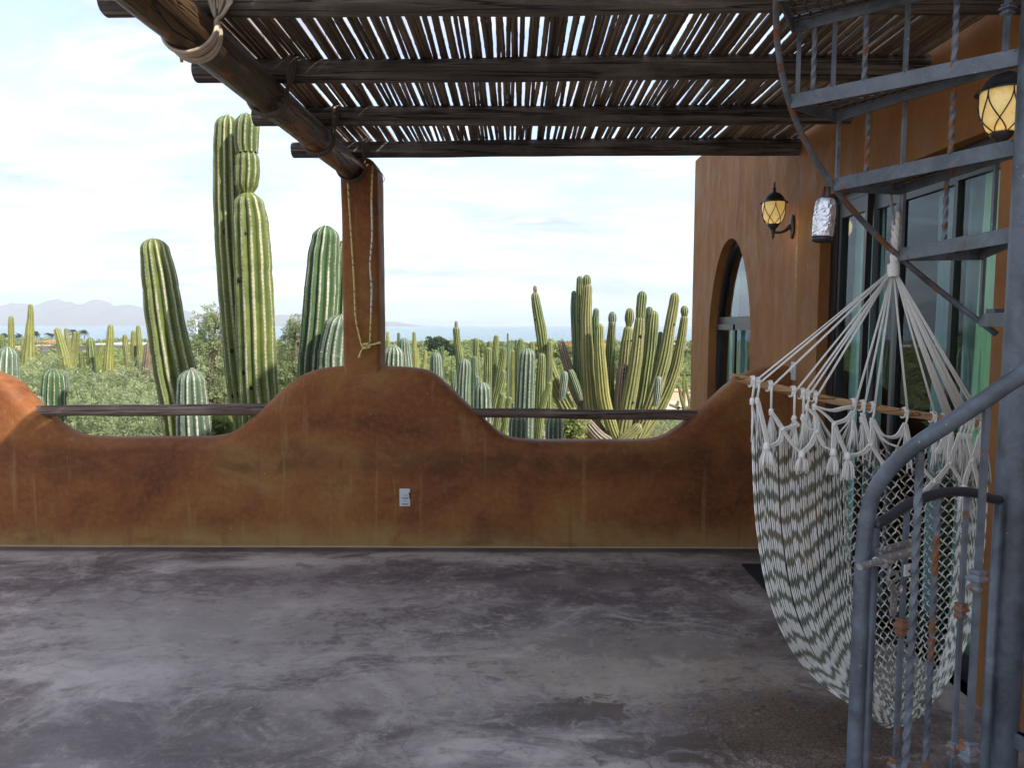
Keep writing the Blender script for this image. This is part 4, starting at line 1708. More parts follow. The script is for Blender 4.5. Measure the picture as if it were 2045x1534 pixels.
l1 = at(1545, 424, X=XH - 0.132)
lantern(l1.y, l1.z, 'black wall lantern with amber glass above and right of the arched window')
l2 = at(2003, 220, X=XH - 0.132)
lantern(l2.y, l2.z, 'black wall lantern with amber glass half hidden by the stair pole')

# ------------------------------------------------------------------ small fixtures
def foil():
    t = NT('crumpled_foil', 0.22, 0.8, 0.75)
    n = t.noise(t.obj(), 55, 5, 0.6, 1.5)
    n2 = t.noise(t.map(t.obj(), scale=(1, 1, 2.5)), 24, 3, 0.6, 1.2)
    t.color(t.mix(t.rng(n, 0.3, 0.7), (0.74, 0.74, 0.80), (0.92, 0.92, 0.94)))
    t.bump(t.math('ADD', n, n2), 0.25, 0.006)
    return t.m


fo = at(1646, 437, Y=2.375)
foil_o = thing('foil_bundle', 'small silver foil wrapped cylinder hanging from the thin stair rail', 'bundle', (fo.x, fo.y, fo.z - 0.065))
fb = MB()
ax = Matrix.Rotation(radians(4), 3, 'Y')
prof = catmull([(0.012, 0, 0.066), (0.028, 0, 0.060), (0.0335, 0, 0.035), (0.0345, 0, -0.02), (0.032, 0, -0.055), (0.026, 0, -0.063)], 26)
rgs = []
for q in reversed(prof):
    r, z = q.x, q.z
    ring = []
    for a in np.linspace(0, 2 * pi, 37)[:-1]:
        v = Vector((cos(a) * 2.2, sin(a) * 2.2, z * 60 + a * 0.8))
        k = 1 - 0.13 * abs(mnoise.noise(v)) - 0.08 * abs(mnoise.noise(v * 2.3 + Vector((5, 0, 0))))
        ring.append(fo + ax @ Vector((r * k * cos(a), r * k * sin(a), z)))
    rgs.append(ring)
fb.loft(rgs)
fb.build('foil_wrap', foil(), foil_o, smooth=False)
fb = MB()
fb.lathe([(0.0325, -0.056), (0.031, -0.070), (0.02, -0.074)][::-1], fo, 20, axis=ax @ Vector((0, 0, 1)))
fb.build('dark_base', M_BLACK, foil_o)
fb = MB()
for dx in (-0.010, 0.012):
    fb.tube([fo + Vector((dx, 0, 0.055)), fo + Vector((dx * 0.8 + 0.004, 0.0, 0.078)), fo + Vector((dx * 0.6 + 0.006, 0.0, 0.100))], 0.0042, 6)
fb.build('hanging_strap', M_BLACK, foil_o)

oc = at(808.5, 994, Y=YW - 0.004)
outlet = thing('wall_outlet', 'grey white double power outlet low on the parapet wall', 'outlet', (oc.x, YW, oc.z - 0.06))
om = MB()
om.loft([rrect(0, 0, 0.036, 0.060, 0.004, 0), rrect(0, 0, 0.036, 0.060, 0.004, 0.005), rrect(0, 0, 0.033, 0.057, 0.004, 0.008)])
om.v = [(oc.x + p[0], YW + 0.002 - p[2], oc.z + p[1]) for p in om.v]
om.f = [tuple(reversed(f)) for f in om.f]
om.build('cover_plate', M_PLASTIC, outlet, smooth=False)
for dz in (0.014, -0.026):
    om = MB()
    om.box((oc.x + 0.002, YW - 0.0075, oc.z + dz), (0.034, 0.004, 0.030))
    sk = om.build('socket', M_PLASTIC, outlet, smooth=False)
    om = MB()
    om.box((oc.x + 0.002, YW - 0.0100, oc.z + dz - 0.017), (0.040, 0.004, 0.0042))
    om.box((oc.x - 0.005, YW - 0.0098, oc.z + dz + 0.003), (0.003, 0.002, 0.010))
    om.box((oc.x + 0.009, YW - 0.0098, oc.z + dz + 0.003), (0.003, 0.002, 0.010))
    om.build('slot', M_SLOT, sk, smooth=False)
om = MB()
om.tube([(oc.x + 0.031, YW - 0.010, oc.z + 0.036), (oc.x + 0.036, YW - 0.016, oc.z + 0.010), (oc.x + 0.034, YW - 0.008, oc.z - 0.004)], 0.004, 6)
om.build('broken_hinge', M_SLOT, outlet)

sc_ = at(1585, 741, X=XH - 0.004)
swt = thing('light_switch', 'small pale switch plate on the house wall behind the hammock cords', 'switch', (XH, sc_.y, sc_.z - 0.06))
om = MB()
om.box((XH - 0.004, sc_.y, sc_.z), (0.009, 0.072, 0.118))
om.build('switch_plate', M_PLASTIC, swt, smooth=False)
om = MB()
om.box((XH - 0.014, sc_.y + 0.004, sc_.z + 0.012), (0.016, 0.026, 0.045))
om.build('switch_rocker', M_PLASTIC, swt, smooth=False)

mt_ = MB()
mt_.box(((1.44 + 1.835) / 2, 3.95, 0.006), (0.395, 1.15, 0.012))
tag(mt_.build('door_mat', M_MAT, smooth=False), 'thin black rubber mat on the floor in front of the glass door', 'mat')


def rope_mat():
    t = NT('yellow_white_rope', 0.7, 0.2)
    p = t.pos()
    z = t.xyz(p)[2]
    n = t.noise(t.map(p, scale=(1, 1, 1)), 60, 2, 0.5)
    c = t.mix(t.rng(t.noise(t.map(p, scale=(4, 4, 1.2)), 2.0), 0.42, 0.56), (0.70, 0.68, 0.55), (0.66, 0.55, 0.20))
    w = t.math('FRACT', t.math('MULTIPLY', t.math('ADD', z, t.math('MULTIPLY', t.xyz(p)[0], 0.9)), 24.0))
    c = t.mix(t.math('MULTIPLY', t.rng(w, 0.74, 0.80), t.rng(n, 0.44, 0.54)), c, (0.09, 0.08, 0.075))
    t.color(c)
    return t.m


M_ROPE = rope_mat()
ro = thing('knotted_rope', 'yellow and white speckled rope looped from the beam down the column, knotted below', 'rope', at(737, 692, Y=4.85))
rmm = MB()
Yr = YW - 0.022
rmm.tube(catmull([at(694, 340, Y=4.86), at(696, 385, Y=Yr), at(702, 480, Y=Yr), at(707, 560, Y=Yr), at(710, 630, Y=Yr), at(716, 664, Y=Yr), at(722, 690, Y=Yr)], 40), 0.0060, 8)
rmm.tube(catmull([at(744, 330, Y=4.84), at(742, 400, Y=Yr), at(743, 470, Y=Yr), at(739, 530, Y=Yr), at(742, 570, Y=Yr), at(741, 630, Y=Yr), at(739, 684, Y=Yr)], 40), 0.0062, 8)
rmm.build('rope_loop', M_ROPE, ro)
rmm = MB()
kc = at(731, 691, Y=Yr - 0.01)
for s in range(4):
    rmm.tube([kc + Vector((0.028 * cos(a) * (1 - .15 * s), 0.012 * sin(a * 2 + s), 0.016 * sin(a + 0.5 * s))) for a in np.linspace(0, 2 * pi, 20)], 0.0062, 8)
rmm.tube(catmull([kc, at(745, 688, Y=Yr - .012), at(760, 684, Y=Yr - .01)], 8), [0.006] * 7 + [0.008, 0.010], 8)
rmm.tube(catmull([kc, at(722, 700, Y=Yr - .012), at(717, 714, Y=Yr - .008)], 8), [0.006] * 7 + [0.0075, 0.009], 8)
rmm.build('rope_knot', M_ROPE, ro)
# ------------------------------------------------------------------ land, sea, far mountains
SEA_Z = -9.0


def gz(x, y):
    z = -1.6 - 0.0185 * max(0, y - 12)
    z = max(z, SEA_Z - 1.5) if y > 380 else z
    z += 0.35 * mnoise.noise(Vector((x * 0.05, y * 0.05, 1))) * min(1, max(0, (y - 10) / 20)) + 0.05 * mnoise.noise(Vector((x * .4, y * .4, 3)))
    return z


def ground_mat():
    t = NT('desert_ground', 0.9, 0.15)
    p = t.pos()
    n1 = t.noise(p, 0.16, 5, 0.6)
    n2 = t.noise(p, 1.3, 6, 0.65)
    n3 = t.noise(p, 9.0, 4, 0.7)
    soil = t.mix(n2, (0.36, 0.27, 0.215), (0.50, 0.39, 0.32))
    grass = t.ramp(n3, [(0.3, (0.055, 0.085, 0.028)), (0.5, (0.105, 0.145, 0.050)), (0.7, (0.19, 0.21, 0.085))])
    y = t.xyz(p)[1]
    far = t.rng(y, 25, 70, 0.0, 0.16)
    m = t.rng(t.math('ADD', t.math('ADD', t.math('MULTIPLY', n1, 0.6), t.math('MULTIPLY', n2, 0.4)), far), 0.46, 0.58)
    t.color(t.mix(m, soil, grass))
    t.bump(t.math('ADD', n2, t.math('MULTIPLY', n3, 0.4)), 0.5, 0.15)
    return t.m


ys_ = [-900, -300, -80, -30, -12, -5] + [float(v) for v in np.linspace(0, 60, 41)] + [70, 82, 96, 112, 130, 150, 175, 200, 230, 265, 300, 330, 360, 385, 410, 440]
us = np.linspace(-1, 1, 61)
m = MB()
rings = []
for y in ys_:
    W = 60 + 2.4 * max(0, y) + (700 if y < -20 else 0)
    rings.append([Vector((np.sign(u) * abs(u) ** 1.5 * W, y, gz(np.sign(u) * abs(u) ** 1.5 * W, y))) for u in us])
m.loft(rings, False, False, closed=False)
tag(m.build('ground', ground_mat(), base=(0, 0, -2)), 'dry desert ground sloping down to the sea', kind='structure')

t = NT('sea_water', 0.22, 0.5)
n1 = t.noise(t.map(t.pos(), scale=(0.02, 0.06, 1)), 1.0, 6, 0.65)
n2 = t.noise(t.map(t.pos(), scale=(0.0012, 0.006, 1)), 1.0, 3, 0.5)
t.color(t.mix(t.rng(n2, 0.35, 0.65), (0.045, 0.115, 0.135), (0.075, 0.155, 0.165)))
t.bump(n1, 0.25, 0.6)
m = MB()
NX = 10
m.quad((-7000, 392, SEA_Z), (7000, 392, SEA_Z), (7000, 7000, SEA_Z), (-7000, 7000, SEA_Z))
tag(m.build('sea', t.m, smooth=False), 'calm pale blue grey sea reaching the horizon', kind='structure')

# mountains across the bay
ridge_px = [(-900, 640), (-500, 622), (-250, 612), (-100, 612), (0, 607), (30, 602), (75, 601), (100, 597), (125, 592), (150, 594), (180, 592), (195, 597),
            (215, 599), (230, 597), (245, 602), (280, 604), (300, 612), (340, 613), (354, 612), (391, 616), (450, 620), (500, 626), (548, 624),
            (575, 621), (610, 624), (660, 628), (720, 632), (780, 637), (815, 644), (850, 650)]
YM = 4600
rr_ = [at(px, py + 1.0, Y=YM) for px, py in ridge_px]
m = MB()
rings = []
nxm = 200
for j in range(15):
    t_ = j / 14
    ring = []
    for i in range(nxm + 1):
        x = rr_[0].x + (rr_[-1].x - rr_[0].x) * i / nxm
        k = 0
        while k < len(rr_) - 2 and rr_[k + 1].x < x:
            k += 1
        f = (x - rr_[k].x) / (rr_[k + 1].x - rr_[k].x)
        H = rr_[k].z + (rr_[k + 1].z - rr_[k].z) * f - SEA_Z
        s = 1 - abs(t_ - 0.55) / 0.55 if t_ < 0.55 else 1 - (t_ - 0.55) / 0.45
        h = H * (s ** 0.75) * (1 if s > 0.99 else 0.86 + 0.42 * mnoise.noise(Vector((x * 0.008, t_ * 3.2, 2))) + 0.2 * mnoise.noise(Vector((x * 0.025, t_ * 7, 5))))
        h = min(h, H)
        ring.append(Vector((x, YM - 500 + 900 * t_, SEA_Z - 2 + max(h, 0))))
    rings.append(ring)
m.loft(rings, False, False, closed=False)
tag(m.build('mountains', plain('dry_mountain_rock', (0.16, 0.125, 0.105), 0.95, 0.1, 0, 0.35, 0.006)), 'bare mountains across the bay', kind='structure')

# the air over the bay
hz = MB()
hz.box((0, 3000, 110), (16000, 8600, 246))
hm_ = bpy.data.materials.new('sea_haze')
hm_.use_nodes = True
ht = hm_.node_tree
for n in list(ht.nodes):
    ht.nodes.remove(n)
ho = ht.nodes.new('ShaderNodeOutputMaterial')
hv = ht.nodes.new('ShaderNodeVolumePrincipled')
hv.inputs['Color'].default_value = (0.82, 0.92, 1.0, 1)
hv.inputs['Density'].default_value = 0.00024
hv.inputs['Anisotropy'].default_value = 0.0
ht.links.new(hv.outputs[0], ho.inputs['Volume'])
tag(hz.build('haze', hm_, smooth=False, base=(0, 3000, 0)), 'thin sea haze', kind='stuff')

# ------------------------------------------------------------------ cacti
def cactus_mat(name, g0, g1, crest, scar=0.0, crest_w=(0.90, 0.985)):
    t = NT(name, 0.55, 0.35)
    p = t.pos()
    n1 = t.noise(p, 2.2, 4, 0.6)
    n2 = t.noise(p, 26, 4, 0.7)
    n3 = t.noise(t.map(p, loc=(4, 2, 7)), 7, 5, 0.7)
    n4 = t.noise(t.map(p, scale=(1, 1, 0.35)), 60, 3, 0.7)
    c = t.mix(t.rng(n1, 0.3, 0.7), g0, g1)
    c = t.mix(t.rng(n2, 0.4, 0.75, 0, 0.25), c, tuple(x * 1.5 for x in g1))
    if scar:
        c = t.mix(t.rng(n3, 0.62 - scar * 0.25, 0.74 - scar * 0.2, 0, 0.8), c, (0.20, 0.145, 0.085))
    c = t.mix(t.rng(n3, 0.24, 0.30, 0.75, 0), c, (0.030, 0.026, 0.018))
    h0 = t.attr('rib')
    c = t.mix(t.rng(h0, 0.05, 0.5, 0.55, 0), c, tuple(x * 0.55 for x in g0))          # colour darkened towards the furrows between ribs
    rid = t.attr('ribid')
    cmb = t.n('ShaderNodeCombineXYZ')
    t.put(cmb.inputs[0], t.math('MULTIPLY', rid, 3.71))
    t.put(cmb.inputs[1], t.math('MULTIPLY', t.attr('along'), 0.9))
    rv = t.noise(cmb.outputs[0], 1.0, 3, 0.6)
    r = t.math('ADD', h0, t.math('ADD', t.math('MULTIPLY', t.math('SUBTRACT', n2, 0.5), 0.10), t.math('MULTIPLY', t.math('SUBTRACT', n4, 0.5), 0.16)))
    r = t.math('ADD', r, t.math('MULTIPLY', t.math('SUBTRACT', rv, 0.5), 0.22))
    cr2 = t.mix(t.rng(rv, 0.35, 0.6), tuple(x * 0.62 for x in crest), crest)
    c = t.mix(t.rng(r, crest_w[0], crest_w[1]), c, cr2)
    ar = t.math('FRACT', t.math('ADD', t.math('ADD', t.math('MULTIPLY', t.attr('along'), 24.0), t.math('MULTIPLY', rid, 0.37)), t.math('MULTIPLY', n3, 2.5)))
    dots = t.math('MULTIPLY', t.rng(t.math('ABSOLUTE', t.math('SUBTRACT', ar, 0.5)), 0.10, 0.2, 1, 0), t.rng(h0, 0.90, 0.97))
    c = t.mix(t.math('MULTIPLY', dots, t.rng(rv, 0.38, 0.55, 0.85, 0.35)), c, (0.065, 0.052, 0.035))
    lum = t.noise(t.map(p, scale=(1, 1, 2.4), loc=(2, 4, 8)), 3.1, 4, 0.6)
    c = t.mix(t.rng(lum, 0.52, 0.72, 0, 0.4), c, tuple(x * 1.45 for x in g1))
    c = t.mix(t.rng(t.noise(t.map(p, loc=(7, 1, 3)), 5.5, 6, 0.75), 0.66, 0.72, 0, 0.8), c, (0.16, 0.12, 0.075))
    t.color(c)
    t.bump(n2, 0.25, 0.01)
    return t.m


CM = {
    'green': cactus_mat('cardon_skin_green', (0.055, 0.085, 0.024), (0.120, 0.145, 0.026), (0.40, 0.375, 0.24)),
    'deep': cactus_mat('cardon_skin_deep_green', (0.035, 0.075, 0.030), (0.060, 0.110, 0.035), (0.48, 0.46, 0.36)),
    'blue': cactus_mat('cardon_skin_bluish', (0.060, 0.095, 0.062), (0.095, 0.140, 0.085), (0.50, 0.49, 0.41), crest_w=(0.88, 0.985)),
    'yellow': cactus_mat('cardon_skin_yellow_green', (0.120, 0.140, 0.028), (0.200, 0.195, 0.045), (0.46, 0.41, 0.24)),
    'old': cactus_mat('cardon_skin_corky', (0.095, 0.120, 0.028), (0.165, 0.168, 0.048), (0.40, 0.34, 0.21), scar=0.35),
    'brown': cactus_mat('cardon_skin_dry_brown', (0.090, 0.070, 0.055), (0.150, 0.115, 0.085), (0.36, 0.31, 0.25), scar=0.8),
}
M_SPINE = plain('pale_spines', (0.55, 0.51, 0.40), 0.7, 0.2)


def stem_geo(path, rad, ribs, dep, per, step, dome=True, rot=0.0, seed=0, pinch=()):
    """path and radii along it -> vertices, faces, rib value, along value, crest points"""
    P = [Vector(p) for p in path]
    L = [0.0]
    for i in range(1, len(P)):
        L.append(L[-1] + (P[i] - P[i - 1]).length)
    T = L[-1]
    n = max(4, int(T / step))
    C_ = catmull(P, n)
    ss = [T * i / n for i in range(n + 1)]
    rt = rad[-1]
    S = []
    for s, p in zip(ss, C_):
        if s < T - rt * 1.05 or not dome:
            S.append((s, p))
    if dome:
        base_s = S[-1][0] if S else 0
        for k in range(1, 9):
            s = base_s + (T - base_s) * sin(pi / 2 * k / 8)
            i = min(int(s / T * n), n - 1)
            f = s / T * n - i
            S.append((s, C_[i].lerp(C_[i + 1], min(f, 1))))
    vs, rib, alg = [], [], []
    m_ = ribs * per
    crest = []
    fr = frames([p for _, p in S])
    for (s, p), (q, tg, u, w) in zip(S, fr):
        k = 0
        while k < len(L) - 2 and L[k + 1] < s:
            k += 1
        f = min(1, max(0, (s - L[k]) / max(L[k + 1] - L[k], 1e-6)))
        f = f * f * (3 - 2 * f)
        r = rad[k] + (rad[k + 1] - rad[k]) * f
        d = dep
        if dome:
            e = (T - s) / (rt * 1.05)
            if e < 1:
                r = max(r * sqrt(max(0, 1 - (1 - e) ** 2)), 0.02 * rt)
                d = dep * (0.35 + 0.65 * e)
        for (ps, pw, pa) in pinch:
            r *= 1 - pa * math.exp(-((s - ps * T) / pw) ** 2)
        r *= 1 + 0.03 * mnoise.noise(Vector((s * 2.1, seed, 0))) + 0.016 * mnoise.noise(Vector((s * 7, seed, 5))) - 0.035 * max(0, 1 - abs((s * 1.35 + seed * 0.37) % 1 - 0.5) / 0.05)
        ex = Vector((1, 0, 0))
        ex = (ex - tg * ex.dot(tg)).normalized()
        ey = tg.cross(ex)
        for j in range(m_):
            a = 2 * pi * j / m_ + rot + 0.06 * mnoise.noise(Vector((s * 1.3, seed, 9))) + (0.22 / ribs) * mnoise.noise(Vector((s * 3.0, round(j / per) * 5.3, seed)))
            h = abs(cos(ribs * pi * j / m_))
            rr = r * (1 - d * (1 - h ** 0.8)) * (1 + 0.012 * mnoise.noise(Vector((j * 3.7, s * 9, seed))))
            rr *= 1 + 0.022 * mnoise.noise(Vector((cos(a) * 2, sin(a) * 2 + seed, s * 3.2)))
            vs.append(p + (ex * cos(a) + ey * sin(a)) * rr)
            rib.append(h)
            alg.append(s)
            if j % per == 0:
                crest.append((vs[-1], (ex * cos(a) + ey * sin(a)), tg, s))
    fs = []
    R = len(S)
    for i in range(R - 1):
        for j in range(m_):
            k = (j + 1) % m_
            fs.append((i * m_ + j, i * m_ + k, (i + 1) * m_ + k, (i + 1) * m_ + j))
    fs.append(tuple((R - 1) * m_ + j for j in range(m_)))
    return vs, fs, rib, alg, crest


def add_stem(parent, path, rad, mat, ribs=13, dep=0.20, per=6, step=0.06, spines=False, seed=0, dome=True, rot=0.0, pinch=(), name='stem'):
    vs, fs, rib, alg, crest = stem_geo(path, rad, ribs, dep, per, step, dome, rot, seed, pinch)
    b = base_of(parent)
    me = bpy.data.meshes.new(name)
    me.from_pydata([(p.x - b.x, p.y - b.y, p.z - b.z) for p in vs], [], fs)
    me.polygons.foreach_set('use_smooth', [True] * len(me.polygons))
    nr = len(rib)
    m_n = ribs * per
    rid = [float((q % m_n + per // 2) // per % ribs) + (seed % 13) for q in range(nr)]
    for nm_, val in (('rib', rib), ('along', alg), ('ribid', rid)):
        a = me.attributes.new(nm_, 'FLOAT', 'POINT')
        a.data.foreach_set('value', np.array(val, dtype=np.float32))
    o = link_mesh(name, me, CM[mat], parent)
    if spines:
        sm = MB()
        rs = random.Random(seed)
        for (p, nrm, tg, s) in crest:
            side = tg.cross(nrm)
            for q in range(3):
                jp = p + tg * rs.uniform(-0.02, 0.02) - nrm * 0.003
                d = (nrm * rs.uniform(0.3, 1) + side * rs.uniform(-0.9, 0.9) + tg * rs.uniform(-0.6, 0.6)).normalized() * rs.uniform(0.010, 0.026)
                w_ = side * 0.0016 + tg * 0.0008
                sm.add([jp - w_, jp + w_, jp + d], [(0, 1, 2)])
        so = sm.build('spines', M_SPINE, o, smooth=False)
        so['kind'] = 'stuff'
    return o


def plant(label, Y, stems, group, name='cardon_cactus', ribs=13, per=5, step=0.07, dep=0.2, spines=False, base_fix=True):
    """stems: list of (material, [(px, py, width px), ...] from the lowest seen point up to the tip, dY, options)"""
    first = stems[0][1][0]
    b = at(first[0], first[1], Y=Y)
    root = thing(name, label, 'cactus', (b.x, Y, gz(b.x, Y)), group)
    for i, st in enumerate(stems):
        mat, pts, dY = st[0], st[1], st[2] if len(st) > 2 else 0.0
        opt = st[3] if len(st) > 3 else {}
        path, rad = [], []
        for px, py, w in pts:
            p = at(px, py, Y=Y + dY)
            path.append(p)
            rad.append(w / 2 * (Y + dY) / FPX)
        g = opt.get('ground', True)
        if g:
            p0 = path[0]
            zg = gz(p0.x, Y + dY) - 0.05
            if p0.z > zg + 0.1:
                sl = (path[1] - path[0])
                k = (p0.z - zg)
                dx = -sl.x / max(sl.z, 0.2) * k * opt.get('lean', 0.6)
                dx = max(-0.35 * k, min(0.35 * k, dx))
                path.insert(0, Vector((p0.x + dx, Y + dY, zg)))
                rad.insert(0, rad[0] * opt.get('foot', 0.95))
        add_stem(root, path, rad, mat, opt.get('ribs', ribs), opt.get('dep', dep), opt.get('per', per), step, spines,
                 seed=i * 7 + int(Y * 10) + first[0], rot=opt.get('rot', 0.3 * i), pinch=opt.get('pinch', ()), name=opt.get('name', 'stem'))
    return root


GN = 'big cardon cacti just beyond the parapet'
plant('tall single cardon leaning left of the twin stemmed cardon', 8.2,
      [('green', [(374, 880, 84), (349, 740, 80), (330, 640, 73), (319, 560, 66), (309, 500, 56), (306, 476, 50)], 0)], GN, per=8, step=0.035, spines=True, ribs=13, dep=0.27)
plant('short rounded bluish cardon at the foot of the leaning cardon', 7.3,
      [('blue', [(388, 880, 68), (384, 810, 60), (382, 765, 54), (381, 738, 46)], 0)], GN, per=8, step=0.03, spines=True, ribs=13, dep=0.22)
tw = plant('tallest cardon with two joined stems, the right one pinched and bulbous near its top', 7.45,
           [('green', [(507, 880, 70), (487, 760, 68), (474, 640, 64), (462, 500, 60), (457, 400, 58), (455, 300, 54), (455, 255, 50), (456, 230, 40)], 0.12),
            ('green', [(522, 880, 78), (515, 760, 76), (510, 640, 74), (506, 540, 74), (501, 450, 70), (497, 410, 60), (494, 383, 48)], -0.10, {'ribs': 12}),
            ('green', [(493, 384, 26), (493, 368, 44), (495, 340, 48), (494, 310, 47), (493, 299, 44)], -0.10, {'ground': False, 'ribs': 11, 'dep': .24}),
            ('green', [(494, 306, 42), (492, 285, 47), (493, 255, 48), (494, 226, 42)], -0.10, {'ground': False, 'ribs': 11, 'dep': .24})],
           GN, per=8, step=0.035, spines=True, dep=0.27)
M_SCAR = plain('dark_scar', (0.020, 0.016, 0.012), 0.95, 0.1)


def scars(root, Y, lst):
    for px, py, dY, rpx, half in lst:
        c = at(px, py, Y=Y + dY)
        R = half * Y / FPX
        k = rpx * Y / FPX
        m_ = MB()
        rs_ = random.Random(px * 7 + py)
        n_ = 9
        rings = []
        for q, sc in ((0.0, 1.0), (0.006, 0.62), (0.010, 0.15)):
            rings.append([c + Vector((k * sc * cos(2 * pi * j / n_) * rs_.uniform(.7, 1.2), -R * 0.93 - q, 1.3 * k * sc * sin(2 * pi * j / n_) * rs_.uniform(.7, 1.2))) for j in range(n_)])
        m_.loft(rings)
        m_.build('scar', M_SCAR, root)


scars(tw, 7.45, [(460, 466, 0.12, 5, 28), (481, 786, 0.12, 8, 32), (497, 742, -0.10, 4, 30), (512, 772, -0.1, 4, 36), (497, 470, -0.1, 6, 33), (489, 560, -0.1, 4, 34), (474, 700, 0.12, 4, 33)])
plant('dark green cardon clump pressed against the left side of the column', 8.3,
      [('deep', [(630, 770, 72), (636, 680, 70), (641, 600, 68), (646, 520, 62), (651, 476, 54), (652, 450, 44)], 0),
       ('deep', [(676, 770, 56), (679, 640, 54), (684, 540, 48), (688, 480, 42)], 0.25),
       ('blue', [(666, 770, 66), (668, 700, 62), (674, 655, 54), (680, 630, 40)], -0.35)], GN, per=8, step=0.035, spines=True)
G2 = 'rounded young cardons near the parapet'
plant('broad striped cardon top just right of the column', 8.6, [('blue', [(784, 780, 48), (784, 730, 46), (785, 708, 43), (786, 689, 36)], 0)], G2, ribs=14, dep=.24, per=8, step=0.03)
plant('striped cardon behind the one beside the column, a little taller', 11.0, [('blue', [(812, 780, 28), (811, 730, 27), (808, 700, 25), (807, 675, 21)], 0)], G2, dep=.22)
plant('stout striped cardon standing alone right of the column hump', 11.5, [('blue', [(870, 800, 28), (871, 760, 27), (871, 725, 24), (870, 703, 20)], 0)], G2, dep=.22)
plant('broad ribbed barrel shaped cardon at the left edge behind the lit wall slope', 10.5, [('blue', [(12, 790, 46), (13, 740, 44), (14, 712, 40), (15, 692, 32)], 0)], G2, dep=.22, per=7, step=.04)
plant('dark barrel shaped cardon with a small side arm above the lit wall slope', 9.5,
      [('deep', [(107, 830, 46), (107, 780, 45), (107, 755, 41), (107, 736, 34)], 0), ('blue', [(128, 790, 14), (131, 762, 13), (130, 742, 11)], 0.12, {'ground': False})], G2, dep=.22, per=7, step=.04)
plant('small pale cardon peeking out left of the dark barrel cardon', 9.2, [('blue', [(78, 830, 20), (77, 805, 19), (76, 790, 16)], 0)], G2, dep=.22)

